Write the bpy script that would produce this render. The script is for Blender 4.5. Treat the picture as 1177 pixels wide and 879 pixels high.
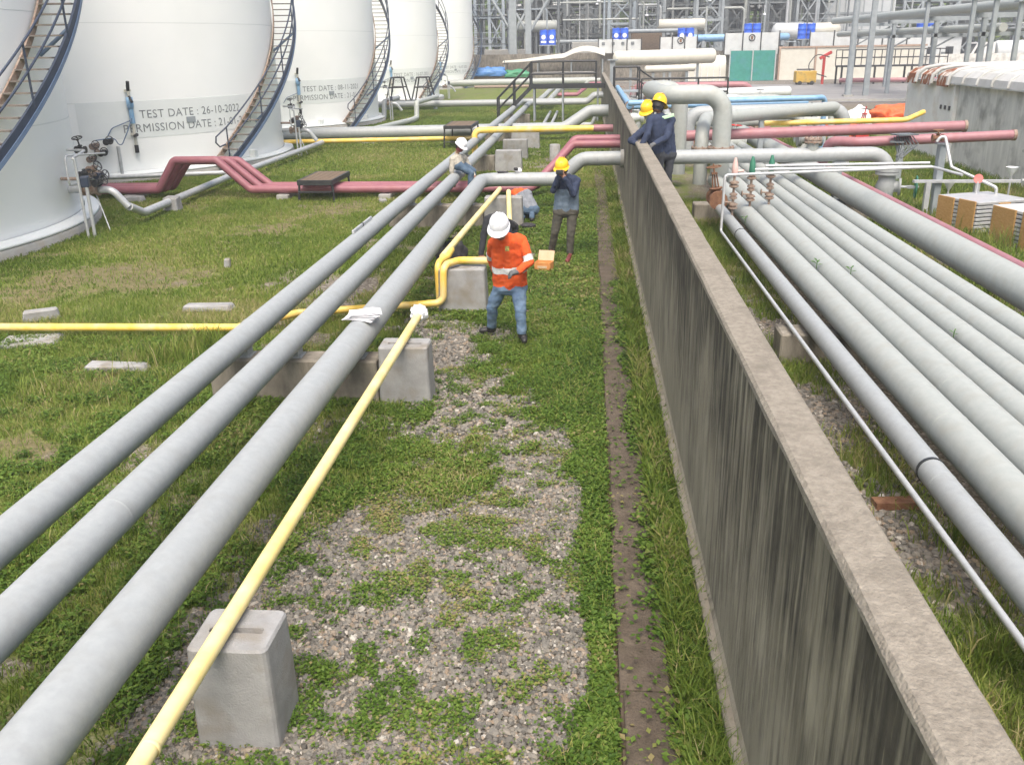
import bpy, bmesh, math, random
import numpy as np
from mathutils import Vector, Matrix, noise as mnoise
for o in list(bpy.data.objects): bpy.data.objects.remove(o)
S = bpy.context.scene
R = math.radians
random.seed(7); RNG = np.random.default_rng(11)

# ---------------------------------------------------------------- camera
FPX, CX, CY, HCAM = 1050.0, 588.5, 439.5, 3.5
d1 = np.array([676-CX, CY-52, -FPX]); d2 = np.array([1, .0175, 0.])
AY = d1/np.linalg.norm(d1); AZ = np.cross(d2, d1); AZ /= np.linalg.norm(AZ)
if AZ[1] < 0: AZ = -AZ
AX = np.cross(AY, AZ)
ROT = np.array([AX, AY, AZ])              # camera axes -> world axes
cam_d = bpy.data.cameras.new('camera'); cam = bpy.data.objects.new('camera', cam_d)
S.collection.objects.link(cam)
cam.matrix_world = Matrix.Translation((0, 0, HCAM)) @ Matrix([[float(v) for v in r] for r in ROT]).to_4x4()
cam_d.sensor_fit = 'HORIZONTAL'; cam_d.sensor_width = 36; cam_d.lens = FPX/1177*36
cam_d.clip_start = .05; cam_d.clip_end = 3000
S.camera = cam
S.render.resolution_x, S.render.resolution_y = 1024, 764

# ---------------------------------------------------------------- sky, sun, exposure
SUN_EL, SUN_AZ = 60.0, 174.0            # azimuth from +Y clockwise
w = bpy.data.worlds.new('World'); S.world = w; w.use_nodes = True
nt = w.node_tree; bg = nt.nodes['Background']
sky = nt.nodes.new('ShaderNodeTexSky'); sky.sky_type = 'NISHITA'; sky.sun_disc = False
sky.sun_elevation = R(SUN_EL); sky.sun_rotation = R(SUN_AZ)
sky.air_density = 1.0; sky.dust_density = 7.0; sky.ozone_density = .4
nt.links.new(sky.outputs[0], bg.inputs[0]); bg.inputs[1].default_value = .15
sl = bpy.data.lights.new('sun', 'SUN'); so = bpy.data.objects.new('sun', sl); S.collection.objects.link(so)
sl.energy = 1.5; sl.angle = R(42); sl.color = (1, .96, .9)
sd = Vector((math.cos(R(SUN_EL))*math.sin(R(SUN_AZ)), math.cos(R(SUN_EL))*math.cos(R(SUN_AZ)), math.sin(R(SUN_EL))))
so.rotation_euler = sd.to_track_quat('Z', 'Y').to_euler(); so.location = sd*60
S.view_settings.view_transform = 'Standard'; S.view_settings.look = 'None'
S.view_settings.exposure = 0.80; S.view_settings.gamma = 1
S.view_settings.use_curve_mapping = False

# ---------------------------------------------------------------- survey helpers: where a sight line meets a plane of the place
def sight(px, py): return ROT @ np.array([px-CX, CY-py, -FPX])
def onZ(px, py, z=0.): r = sight(px, py); t = (z-HCAM)/r[2]; return Vector((float(r[0]*t), float(r[1]*t), float(z)))
def onY(px, py, y): r = sight(px, py); t = y/r[1]; return Vector((float(r[0]*t), float(y), float(HCAM+r[2]*t)))

# ---------------------------------------------------------------- object helpers
ORG = {}
def tag(o, label=None, cat=None, group=None, kind=None):
    if label: o['label'] = label
    if cat: o['category'] = cat
    if group: o['group'] = group
    if kind: o['kind'] = kind
    return o
def thing(name, label, cat, loc=(0, 0, 0), group=None):
    o = bpy.data.objects.new(name, None); S.collection.objects.link(o)
    o.empty_display_size = .1; o.location = loc; ORG[o] = Vector(loc)
    return tag(o, label, cat, group)
def link(name, me, mat, parent=None, loc=(0, 0, 0)):
    o = bpy.data.objects.new(name, me); S.collection.objects.link(o)
    if mat is not None and len(me.materials) == 0: me.materials.append(mat)
    if parent is not None:
        o.parent = parent; o.location = loc; ORG[o] = ORG[parent]+Vector(loc)
    else:
        o.location = loc; ORG[o] = Vector(loc)
    return o
def inst(name, me, parent, loc, rot=(0, 0, 0), scale=(1, 1, 1)):      # piece that shares its mesh, loc in world axes
    o = bpy.data.objects.new(name, me); S.collection.objects.link(o)
    o.rotation_euler = rot; o.scale = scale
    if parent is not None: o.parent = parent; o.location = Vector(loc)-ORG[parent]
    else: o.location = loc
    ORG[o] = Vector(loc)
    return o

class MB:
    def __init__(s): s.v = []; s.f = []; s.sm = []
    def add(s, vs, fs, smooth=False):
        b = len(s.v); s.v += [tuple(v) for v in vs]
        for f in fs: s.f.append(tuple(i+b for i in f)); s.sm.append(smooth)
        return s
    def box(s, c, d, rz=0., bev=0., taper=0., rot=None):
        """box centred on c with full size d; bev chamfers every edge; taper narrows the top"""
        hx, hy, hz = d[0]/2, d[1]/2, d[2]/2
        M = rot if rot is not None else Matrix.Rotation(rz, 3, 'Z')
        c = Vector(c)
        def tr(p):
            k = 1-taper*(p[2]+hz)/(2*hz) if taper else 1
            return c + M @ Vector((p[0]*k, p[1]*k, p[2]))
        if bev <= 0:
            vs = [tr((x*hx, y*hy, z*hz)) for z in (-1, 1) for y in (-1, 1) for x in (-1, 1)]
            return s.add(vs, [(0, 2, 3, 1), (4, 5, 7, 6), (0, 1, 5, 4), (2, 6, 7, 3), (0, 4, 6, 2), (1, 3, 7, 5)])
        b = min(bev, hx*.9, hy*.9, hz*.9); vs = []; idx = {}
        for sx in (-1, 1):
            for sy in (-1, 1):
                for sz in (-1, 1):
                    for a in range(3):
                        p = [sx*(hx-b), sy*(hy-b), sz*(hz-b)]; p[a] = (sx*hx, sy*hy, sz*hz)[a]
                        idx[(sx, sy, sz, a)] = len(vs); vs.append(tr(p))
        fs = []
        for a in range(3):
            u, v = [(1, 2), (2, 0), (0, 1)][a]
            for sg in (-1, 1):
                q = []
                for su, sv in ((-1, -1), (1, -1), (1, 1), (-1, 1)):
                    k = [0, 0, 0]; k[a] = sg; k[u] = su; k[v] = sv; q.append(idx[(k[0], k[1], k[2], a)])
                fs.append(tuple(q if sg > 0 else q[::-1]))
        for a in range(3):                                        # edge chamfers
            u, v = [(1, 2), (2, 0), (0, 1)][a]
            for su in (-1, 1):
                for sv in (-1, 1):
                    k0 = [0, 0, 0]; k0[u] = su; k0[v] = sv; k0[a] = -1; k1 = list(k0); k1[a] = 1
                    q = [idx[(*k0, u)], idx[(*k1, u)], idx[(*k1, v)], idx[(*k0, v)]]
                    fs.append(tuple(q if su*sv < 0 else q[::-1]))
        for sx in (-1, 1):
            for sy in (-1, 1):
                for sz in (-1, 1):
                    q = [idx[(sx, sy, sz, a)] for a in range(3)]
                    fs.append(tuple(q if sx*sy*sz > 0 else q[::-1]))
        return s.add(vs, fs)
    def tube(s, pts, r, n=16, cap=True, rs=None, smooth=True):
        pts = [Vector(p) for p in pts]; m = len(pts)
        T = []
        for i in range(m):
            a = pts[max(i-1, 0)]; b = pts[min(i+1, m-1)]
            t = (b-a); T.append(t.normalized() if t.length > 1e-9 else Vector((0, 0, 1)))
        t0 = T[0]; u = t0.orthogonal().normalized()
        if abs(t0.z) < .9: u = Vector((0, 0, 1)).cross(t0).normalized()
        vs = []; rings = []
        for i in range(m):
            u = (u - T[i]*u.dot(T[i])).normalized(); v = T[i].cross(u)
            rr = rs[i] if rs is not None else r
            rings.append(len(vs))
            for k in range(n):
                a = 2*math.pi*k/n; vs.append(pts[i]+(u*math.cos(a)+v*math.sin(a))*rr)
        fs = [(rings[i]+k, rings[i]+(k+1) % n, rings[i+1]+(k+1) % n, rings[i+1]+k) for i in range(m-1) for k in range(n)]
        s.add(vs, fs, smooth)
        if cap:
            s.add(vs[:n], [tuple(range(n))[::-1]]); s.add(vs[-n:], [tuple(range(n))])
        return s
    def cyl(s, a, b, r, n=16, r2=None): return s.tube([a, b], r, n, True, [r, r if r2 is None else r2])
    def lathe(s, prof, c=(0, 0, 0), n=24, smooth=True, rot=None):
        c = Vector(c); vs = []
        for (r, z) in prof:
            for k in range(n):
                a = 2*math.pi*k/n; p = Vector((r*math.cos(a), r*math.sin(a), z))
                vs.append(c+(rot @ p if rot is not None else p))
        fs = [(i*n+k, i*n+(k+1) % n, (i+1)*n+(k+1) % n, (i+1)*n+k) for i in range(len(prof)-1) for k in range(n)]
        return s.add(vs, fs, smooth)
    def poly(s, pts, d):
        """flat outline pts pushed along vector d"""
        d = Vector(d); n = len(pts); a = [Vector(p) for p in pts]; b = [p+d for p in a]
        return s.add(a+b, [tuple(range(n))[::-1], tuple(range(n, 2*n))]+[(k, (k+1) % n, n+(k+1) % n, n+k) for k in range(n)])
    def mesh(s, name, org=(0, 0, 0)):
        me = bpy.data.meshes.new(name); o = Vector(org)
        me.from_pydata([tuple(Vector(v)-o) for v in s.v], [], s.f)
        me.polygons.foreach_set('use_smooth', s.sm); me.update(); return me
    def build(s, name, mat, parent=None, label=None, cat=None, group=None, kind=None):
        if parent is not None: return tag(link(name, s.mesh(name, ORG[parent]), mat, parent), label, None, None, kind)
        P = np.array([tuple(v) for v in s.v]); mn = P.min(0); mx = P.max(0)
        org = ((mn[0]+mx[0])/2, (mn[1]+mx[1])/2, mn[2])
        return tag(link(name, s.mesh(name, org), mat, None, org), label, cat, group, kind)

def fillet(pts, rad, k=6):
    """polyline with rounded corners (pipe elbows)"""
    P_ = [Vector(p) for p in pts]; pts = [p for i, p in enumerate(P_) if i == 0 or (p-P_[i-1]).length > 1e-4]; out = [pts[0]]
    for i in range(1, len(pts)-1):
        a, b, c = pts[i-1], pts[i], pts[i+1]
        u = (a-b); v = (c-b); lu, lv = u.length, v.length; u.normalize(); v.normalize()
        ang = u.angle(v)
        if ang > math.pi-.02: out.append(b); continue
        t = min(rad/math.tan(ang/2), lu*.48, lv*.48); rr = t*math.tan(ang/2)
        ctr = b+(u+v).normalized()*(rr/math.sin(ang/2))
        p0 = b+u*t; p1 = b+v*t; w0 = p0-ctr; w1 = p1-ctr; th = w0.angle(w1)
        ax = w0.cross(w1).normalized()
        for j in range(k+1): out.append(ctr+Matrix.Rotation(th*j/k, 3, ax) @ w0)
    out.append(pts[-1]); return out

# ---------------------------------------------------------------- materials
MATS = {}
def mat(name, col, col2=None, scale=5., rough=.6, metal=0., bump=0., bscale=40., stretch=(1, 1, 1), lo=.35, hi=.65, col3=None, scale3=1.2, amt3=.5, spec=.5):
    if name in MATS: return MATS[name]
    m = bpy.data.materials.new(name); m.use_nodes = True; t = m.node_tree; N = t.nodes; L = t.links
    b = N['Principled BSDF']; b.inputs['Roughness'].default_value = rough; b.inputs['Metallic'].default_value = metal
    b.inputs['Specular IOR Level'].default_value = spec
    c4 = lambda c: (c[0], c[1], c[2], 1)
    g = N.new('ShaderNodeNewGeometry'); mp = N.new('ShaderNodeMapping'); mp.inputs['Scale'].default_value = stretch
    L.new(g.outputs['Position'], mp.inputs[0])
    b.inputs['Base Color'].default_value = c4(col)
    if col2 is not None:
        nz = N.new('ShaderNodeTexNoise'); nz.inputs['Scale'].default_value = scale; nz.inputs['Detail'].default_value = 6
        nz.inputs['Roughness'].default_value = .62
        L.new(mp.outputs[0], nz.inputs[0])
        cr = N.new('ShaderNodeValToRGB'); cr.color_ramp.elements[0].position = lo; cr.color_ramp.elements[1].position = hi
        cr.color_ramp.elements[0].color = c4(col); cr.color_ramp.elements[1].color = c4(col2)
        L.new(nz.outputs[0], cr.inputs[0]); out = cr.outputs[0]
        if col3 is not None:
            n3 = N.new('ShaderNodeTexNoise'); n3.inputs['Scale'].default_value = scale3; n3.inputs['Detail'].default_value = 8
            L.new(g.outputs['Position'], n3.inputs[0])
            mr = N.new('ShaderNodeMapRange'); mr.inputs[1].default_value = .5; mr.inputs[2].default_value = .72; mr.inputs[4].default_value = amt3
            L.new(n3.outputs[0], mr.inputs[0])
            mx = N.new('ShaderNodeMix'); mx.data_type = 'RGBA'; mx.inputs[7].default_value = c4(col3)
            L.new(mr.outputs[0], mx.inputs[0]); L.new(out, mx.inputs[6]); out = mx.outputs[2]
        L.new(out, b.inputs['Base Color'])
    if bump:
        nb = N.new('ShaderNodeTexNoise'); nb.inputs['Scale'].default_value = bscale; nb.inputs['Detail'].default_value = 5
        L.new(g.outputs['Position'], nb.inputs[0])
        bp = N.new('ShaderNodeBump'); bp.inputs['Strength'].default_value = bump; bp.inputs['Distance'].default_value = .02
        L.new(nb.outputs[0], bp.inputs['Height']); L.new(bp.outputs[0], b.inputs['Normal'])
    MATS[name] = m; return m

GREY = mat('grey pipe paint', (.295, .32, .328), (.335, .36, .366), 16, .48, 0, .06, 90, col3=(.26, .27, .262), scale3=6.5, amt3=.4)
GREYC = mat('pale pipe paint', (.325, .355, .34), (.365, .39, .372), 12, .5, 0, .06, 90, col3=(.295, .29, .25), scale3=5., amt3=.4)
GALV = mat('galvanised steel', (.42, .44, .45), (.52, .54, .55), 9, .45, .3)
STEEL = mat('grey structural steel', (.23, .265, .285), (.30, .335, .355), 3, .55)
DSTEEL = mat('weathered dark steel', (.10, .118, .13), (.17, .19, .20), 3, .6)
YEL = mat('yellow pipe paint', (.78, .52, .07), (.80, .57, .16), 6, .4, 0, .02, 50, col3=(.68, .56, .30), scale3=3, amt3=.8)
YELP = mat('faded yellow paint', (.78, .64, .26), (.80, .70, .38), 5, .4, 0, .02, 50, col3=(.74, .58, .14), scale3=2, amt3=.7)
PINK = mat('faded red pipe paint', (.24, .085, .108), (.28, .112, .135), 4, .5, 0, .03, 60, col3=(.28, .10, .10), scale3=3, amt3=.6)
PINKL = mat('faded pink pipe paint', (.30, .135, .155), (.34, .17, .19), 4, .5, 0, .03, 60, col3=(.33, .12, .12), scale3=3, amt3=.6)
WHITE = mat('white tank paint', (.85, .88, .87), (.88, .90, .89), .6, .4, 0, 0, 40, col3=(.77, .80, .78), scale3=.35, amt3=.45)
CREAM = mat('cream vessel paint', (.54, .53, .46), (.60, .59, .52), 2, .5)
PANELW = mat('greyish panel paint', (.71, .75, .74), (.74, .78, .77), 2, .5)
NAVY = mat('navy blue paint', (.022, .034, .06), (.035, .05, .085), 4, .45)
BLUEL = mat('pale blue paint', (.10, .16, .27), (.14, .20, .31), 5, .45)
BLUE = mat('blue pipe paint', (.17, .34, .55), (.25, .42, .60), 4, .45)
BLUED = mat('blue plastic', (.02, .10, .62), (.03, .14, .70), 4, .35)
DULLW = mat('dull white sheet', (.50, .53, .54), (.57, .60, .60), 2, .6, col3=(.42, .42, .40), scale3=1.5, amt3=.5)
BLACK = mat('black painted steel', (.018, .02, .022), (.032, .035, .037), 6, .5)
INK = mat('black stencil paint', (.12, .135, .15), (.26, .28, .28), 10, .6)
RUST = mat('rusty steel', (.13, .055, .028), (.24, .13, .07), 12, .8, 0, .3, 60)
RUSTP = mat('rust stained valve', (.22, .14, .10), (.34, .28, .23), 14, .7, 0, .2, 60)
CONC = mat('cast concrete', (.28, .28, .265), (.35, .35, .33), 4, .85, 0, .25, 90, col3=(.30, .27, .21), scale3=2.5, amt3=.6)
CONCN = mat('pale concrete', (.24, .245, .245), (.32, .325, .325), 5, .85, 0, .3, 90, col3=(.205, .185, .15), scale3=4., amt3=.85)
CONCD = mat('weathered dark concrete', (.14, .125, .10), (.26, .24, .20), 3, .9, 0, .35, 70, stretch=(3, 3, .7), col3=(.06, .058, .05), scale3=2.2, amt3=.8)
WOOD = mat('weathered brown timber', (.10, .07, .045), (.18, .13, .085), 7, .85, 0, .2, 60, stretch=(1, 8, 1))
WOODO = mat('orange brown timber', (.34, .19, .055), (.44, .27, .10), 9, .8, 0, .2, 60, stretch=(5, 1, 5))
GREENP = mat('green valve paint', (.03, .16, .10), (.05, .20, .13), 8, .45)
PALEPINK = mat('pale pink valve paint', (.62, .40, .36), (.66, .48, .44), 8, .5)
REDP = mat('red paint', (.48, .03, .03), (.55, .06, .05), 6, .45)
PLASTIC = mat('white plastic film', (.70, .73, .76), (.80, .82, .84), 12, .25)
PAPER = mat('white paper', (.80, .81, .84), (.84, .85, .87), 9, .8)
CARD = mat('orange cardboard', (.55, .22, .06), (.60, .28, .10), 9, .8)
CARDI = mat('plain cardboard', (.55, .40, .26), (.60, .46, .31), 9, .85)
CANVAS = mat('black canvas', (.02, .02, .024), (.05, .05, .055), 14, .85, 0, .3, 40)
TARP = mat('orange tarpaulin', (.60, .09, .02), (.70, .16, .05), 5, .6, 0, .3, 12)
SACK = mat('white sack', (.62, .62, .60), (.72, .72, .70), 7, .7, 0, .4, 20)
TEAL = mat('teal sheet cladding', (.02, .21, .17), (.035, .26, .21), 3, .55, col3=(.06, .2, .3), scale3=1.5, amt3=.5)
# ================================================================ ground
def vnoise(x, y, s, seed=0):
    """value noise, 0..1"""
    x = np.asarray(x)*s; y = np.asarray(y)*s
    xi = np.floor(x).astype(np.int64); yi = np.floor(y).astype(np.int64); fx = x-xi; fy = y-yi
    fx = fx*fx*(3-2*fx); fy = fy*fy*(3-2*fy)
    def h(a, b):
        n = (a*374761393+b*668265263+seed*1442695041) & 0x7fffffff
        n = ((n ^ (n >> 13))*1274126177) & 0x7fffffff
        return ((n ^ (n >> 16)) & 0xffff)/65535.
    return (h(xi, yi)*(1-fx)+h(xi+1, yi)*fx)*(1-fy)+(h(xi, yi+1)*(1-fx)+h(xi+1, yi+1)*fx)*fy
def fbm(x, y, s, seed=0, o=4):
    r = 0; a = .5; t = 0
    for i in range(o): r = r+a*vnoise(x, y, s*2**i, seed+i*17); t += a; a *= .5
    return r/t
def blob(x, y, cx, cy, rx, ry): return np.exp(-(((x-cx)/rx)**2+((y-cy)/ry)**2))
# bare patches (gravel showing) and green patches, surveyed: (x, y, rx, ry, strength)
def at2(px, py): p = onZ(px, py); return p.x, p.y
GRAV = [(*at2(560, 700), .75, 1.0, 1.1), (*at2(600, 800), .75, .55, 1.0), (*at2(560, 640), .7, .6, .8), (*at2(400, 640), .55, .8, .8), (*at2(360, 680), .5, .5, .8),
        (*at2(530, 440), .65, 1.0, 1.0), (*at2(570, 480), .6, .7, .8), (*at2(520, 400), .35, .7, .9), (*at2(630, 500), .45, .6, .55), (*at2(620, 580), .4, .6, .5),
        (*at2(450, 600), .5, .6, .5), (*at2(350, 840), .6, .4, .9), (*at2(470, 800), .5, .4, .6), (*at2(200, 790), .4, .5, .5), (*at2(400, 330), .5, 1.2, .8),
        (*at2(330, 330), .4, 1.5, .6), (*at2(480, 370), .3, .6, .5), (*at2(650, 640), .3, .6, .6), (*at2(640, 245), .5, 2., .2), (*at2(540, 345), .5, .5, .4),
        (*at2(340, 390), .5, .6, .5), (*at2(625, 190), .35, 3., .4), (*at2(540, 600), .9, 1.2, .45), (*at2(600, 540), .5, .5, .5), (*at2(440, 690), .4, .5, .7), (*at2(330, 730), .35, .4, .6), (*at2(560, 860), .4, .25, .5), (*at2(1080, 620), .5, .5, .5)]
GREEN = [(*at2(540, 560), .5, .4, 1.0), (*at2(640, 480), .35, .45, .7), (*at2(430, 520), .35, .5, .7), (*at2(330, 560), .4, .5, .8), (*at2(420, 640), .22, .22, .8), (*at2(510, 735), .2, .16, .9),
         (*at2(420, 770), .22, .14, .8), (*at2(520, 850), .5, .22, 1.), (*at2(620, 650), .2, .3, .4), (*at2(380, 720), .18, .14, .8), (*at2(640, 400), .45, 1.0, .9), (*at2(550, 400), .1, .1, .1), (*at2(590, 720), .15, .12, .7),
         (*at2(490, 690), .2, .15, .6)]
DIRT = [(*at2(130, 315), 1.6, .8, 1.), (*at2(30, 340), 1., .8, .8), (*at2(290, 265), 1.2, .9, .5), (*at2(20, 510), .9, .4, .8), (*at2(100, 440), .5, .3, .7), (*at2(390, 240), 1.2, 1.1, .45), (*at2(225, 235), 1., .9, .6),
        (*at2(70, 290), .9, .6, .5), (*at2(560, 500), .25, .25, .5), (*at2(180, 330), .8, .4, .5)]
RGR = [(1.8, 7.6, .8, 1.3, 1.1), (2.2, 11.7, .9, 1.1, 1.0), (2.0, 14.5, .8, 1.2, .5), (2.2, 9, .8, .9, .9), (1.7, 5.9, .4, .4, .5)]
def covers(x, y):
    """share of grass, of gravel, of bare earth over the ground"""
    n = fbm(x, y, 1.6, 3); n2 = fbm(x, y, 5., 9); n3 = fbm(x, y, .5, 21)
    g = np.zeros_like(x)
    for c in GRAV: g = g+1.25*c[4]*blob(x, y, *c[:4])
    for c in GREEN: g = g-c[4]*blob(x, y, *c[:4])
    for c in RGR: g = g+c[4]*blob(x, y, *c[:4])
    g = g*.85+(n-.5)*1.3+(n2-.5)*1.5+(fbm(x, y, 11., 15, 2)-.5)*.5
    g = g-np.clip(1.15-np.abs(x-.10)/(.03+.5*fbm(x*.5, y, 1.5, 88)**1.5), 0, 1)*1.3*(x < .3)              # green edge along the drain
    g = np.where(x < -4.6, g-.35, g)
    gravel = np.clip((g-.05)/.75, 0, .93)
    d = (n3-.50)*1.1+(n2-.5)*1.2+.25*(fbm(x, y, 2.2, 77)-.45)*4*((x < -2.2) & (y < 9))
    d = d+.22*blob(x, y, -7.5, 19, 5, 5)
    for c in DIRT: d = d+c[4]*blob(x, y, *c[:4])
    dirt = np.clip((d-.36)/.35, 0, 1)*(1-gravel)
    far = np.clip((y-48)/10, 0, 1)*(x > -8)
    gravel = np.maximum(gravel, np.where(x > 1.1, np.maximum(far, np.clip((x-2.5)/.6, 0, 1)*.75*(y < 27)*(x < 5.6)), 0))
    grass = np.clip(1-gravel*1.05-dirt*.75, 0, 1)
    drain = ((x > .2) & (x < .56) & (y < 30))
    grass = np.where(drain, .03+.6*np.clip((n+n2*.8-1.10+.9*np.clip((x-.36)/.2, -.3, .5)+.35*np.clip((.29-x)/.06, 0, 1))*3, 0, 1)+np.clip((y-14)/14, 0, .8), grass); gravel = np.where(drain, 0, gravel)
    wallside = (x >= .56) & (x < .84)
    grass = np.where(wallside, 1, grass); gravel = np.where(wallside, 0, gravel); dirt = np.where(wallside, 0, dirt)
    return grass, gravel, dirt
def axis(segs):
    out = []
    for a, b, st in segs: out += list(np.arange(a, b, st))
    return np.array(out+[segs[-1][1]])
gx = axis([(-700, -60, 80), (-60, -20, 4), (-20, -12, .7), (-12, -7, .25), (-7, 3.2, .085), (3.2, 12, .35), (12, 40, 3), (40, 700, 60)])
gy = axis([(-300, -10, 60), (-10, 2, 1.5), (2, 13, .09), (13, 22, .17), (22, 40, .4), (40, 100, 2), (100, 900, 60)])
GX, GY = np.meshgrid(gx, gy); ng, nv_, nd = covers(GX, GY)
near = (np.abs(GX+3) < 12) & (GY < 40) & (GY > 0)
GZ = np.where(near, (fbm(GX, GY, .8, 5)-.5)*.05+(fbm(GX, GY, 4, 6)-.5)*.02-.01*ng, 0)-.02
GZ = np.where((GX > .15) & (GX < .6), -.05, GZ)
me = bpy.data.meshes.new('ground'); ny, nx = GX.shape
vv = np.stack([GX, GY, GZ], -1).reshape(-1, 3); idx = np.arange(ny*nx).reshape(ny, nx)
q = np.stack([idx[:-1, :-1], idx[:-1, 1:], idx[1:, 1:], idx[1:, :-1]], -1).reshape(-1, 4)
def fast_mesh(me, vv, faces, smooth=False):
    k = faces.shape[1]; me.vertices.add(len(vv)); me.vertices.foreach_set('co', vv.astype(np.float32).ravel())
    me.loops.add(faces.size); me.loops.foreach_set('vertex_index', faces.astype(np.int32).ravel())
    me.polygons.add(len(faces)); me.polygons.foreach_set('loop_start', np.arange(0, faces.size, k, dtype=np.int32))
    me.polygons.foreach_set('use_smooth', np.full(len(faces), smooth)); me.update(calc_edges=True); me.validate()
fast_mesh(me, vv, q, True)
ca = me.color_attributes.new('cover', 'FLOAT_COLOR', 'POINT')
ca.data.foreach_set('color', np.stack([ng, nv_, nd, np.ones_like(ng)], -1).astype(np.float32).ravel())
def ground_mat():
    m = bpy.data.materials.new('yard ground'); m.use_nodes = True; t = m.node_tree; N = t.nodes; L = t.links; b = N['Principled BSDF']
    b.inputs['Roughness'].default_value = .95; b.inputs['Specular IOR Level'].default_value = .2
    at = N.new('ShaderNodeAttribute'); at.attribute_name = 'cover'; sp = N.new('ShaderNodeSeparateColor'); L.new(at.outputs['Color'], sp.inputs[0])
    g = N.new('ShaderNodeNewGeometry')
    def noise(s, d=6):
        n = N.new('ShaderNodeTexNoise'); n.inputs['Scale'].default_value = s; n.inputs['Detail'].default_value = d; L.new(g.outputs['Position'], n.inputs[0]); return n.outputs[0]
    def ramp(src, *st):
        r = N.new('ShaderNodeValToRGB'); e = r.color_ramp.elements
        while len(e) < len(st): e.new(.5)
        for k, (p, c) in enumerate(st): e[k].position = p; e[k].color = (*c, 1)
        L.new(src, r.inputs[0]); return r.outputs[0]
    def mix(f, a, c):
        x = N.new('ShaderNodeMix'); x.data_type = 'RGBA'; L.new(f, x.inputs[0]); L.new(a, x.inputs[6]); L.new(c, x.inputs[7]); return x.outputs[2]
    soil = ramp(noise(7), (.3, (0.104, 0.080, 0.050)), (.7, (0.200, 0.152, 0.096)))
    lawn = ramp(noise(1.3, 9), (.30, (0.106, 0.149, 0.029)), (.5, (0.149, 0.187, 0.043)), (.72, (0.202, 0.187, 0.077)))
    fine = ramp(noise(28, 4), (.3, (0.077, 0.110, 0.022)), (.7, (0.182, 0.221, 0.058)))
    vo = N.new('ShaderNodeTexVoronoi'); vo.inputs['Scale'].default_value = 34; L.new(g.outputs['Position'], vo.inputs[0])
    sv = N.new('ShaderNodeSeparateColor'); L.new(vo.outputs['Color'], sv.inputs[0])
    stone = ramp(sv.outputs[0], (.0, (.09, .08, .065)), (.5, (.17, .155, .135)), (.85, (.24, .215, .18)), (1., (.36, .34, .32)))
    fx = N.new('ShaderNodeMix'); fx.data_type = 'RGBA'; fx.inputs[0].default_value = .45; L.new(lawn, fx.inputs[6]); L.new(fine, fx.inputs[7])
    c = mix(sp.outputs[0], soil, fx.outputs[2]); c = mix(sp.outputs[1], c, stone)
    L.new(c, b.inputs['Base Color'])
    bp = N.new('ShaderNodeBump'); bp.inputs['Strength'].default_value = .7; bp.inputs['Distance'].default_value = .02
    L.new(vo.outputs['Distance'], bp.inputs['Height']); L.new(bp.outputs[0], b.inputs['Normal'])
    return m
tag(link('ground', me, ground_mat()), kind='structure')

# drain edging slabs along the foot of the wall
SLAB = mat('muddy drain slab', (0.079, 0.061, 0.044), (0.132, 0.106, 0.079), 3.5, .95, 0, .6, 50, col3=(0.050, 0.041, 0.026), scale3=5, amt3=.9)
drain = MB().box((.375, 15, -.03), (.30, 27, .03)).build('path', mat('path bed mud', (0.070, 0.052, 0.035), (0.112, 0.087, 0.063), 6, .95), None, kind='structure')
yy = 2.4; k = 0
while yy < 26:
    ln = .93+.12*math.sin(k*2.1)
    MB().box((.375+.012*math.sin(k*1.7), yy+ln/2, -.005+.006*math.sin(k*3.3)), (.29, ln-.008, .035), rz=.012*math.sin(k*5.), bev=.006).build('slab', SLAB, drain)
    yy += ln; k += 1

# ---------------------------------------------------------------- ground cover: leaves, blades, stones (nobody could count them)
def visible(x, y, m=380):
    P = np.stack([x, y, np.full_like(x, -HCAM)], -1) @ ROT
    u = CX-FPX*P[:, 0]/P[:, 2]; v = CY+FPX*P[:, 1]/P[:, 2]
    return (P[:, 2] < 0) & (u > -m) & (u < 1177+m) & (v < 879+m)
def scatter(n, x0, x1, y0, y1, which=0, thr=0., pw=1.):
    x = RNG.uniform(x0, x1, n); y = RNG.uniform(y0, y1, n); k = visible(x, y); x, y = x[k], y[k]
    c = covers(x, y)[which]; k = RNG.uniform(0, 1, len(x)) < np.clip((c-thr)/(1-thr), 0, 1)**pw
    k &= ~((x > .82) & (x < 1.04)); return x[k], y[k]
def tint_mat(name, stops, scale=2.2, trans=.25):
    m = bpy.data.materials.new(name); m.use_nodes = True; t = m.node_tree; N = t.nodes; L = t.links; b = N['Principled BSDF']
    b.inputs['Roughness'].default_value = .6; b.inputs['Specular IOR Level'].default_value = .25
    at = N.new('ShaderNodeAttribute'); at.attribute_name = 'tint'
    r = N.new('ShaderNodeValToRGB'); e = r.color_ramp.elements
    while len(e) < len(stops): e.new(.5)
    for k, (p, c) in enumerate(stops): e[k].position = p; e[k].color = (*c, 1)
    L.new(at.outputs['Fac'], r.inputs[0]); L.new(r.outputs[0], b.inputs['Base Color'])
    tr = N.new('ShaderNodeBsdfTranslucent'); L.new(r.outputs[0], tr.inputs[0])
    ms = N.new('ShaderNodeMixShader'); ms.inputs[0].default_value = trans
    L.new(b.outputs[0], ms.inputs[1]); L.new(tr.outputs[0], ms.inputs[2]); L.new(ms.outputs[0], N['Material Output'].inputs[0])
    return m
def stuff_mesh(name, V, F, tint, m, label, cat):
    me = bpy.data.meshes.new(name); fast_mesh(me, V, F)
    a = me.attributes.new('tint', 'FLOAT', 'POINT'); a.data.foreach_set('value', tint.astype(np.float32))
    return tag(link(name, me, m), label, cat, None, 'stuff')
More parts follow.
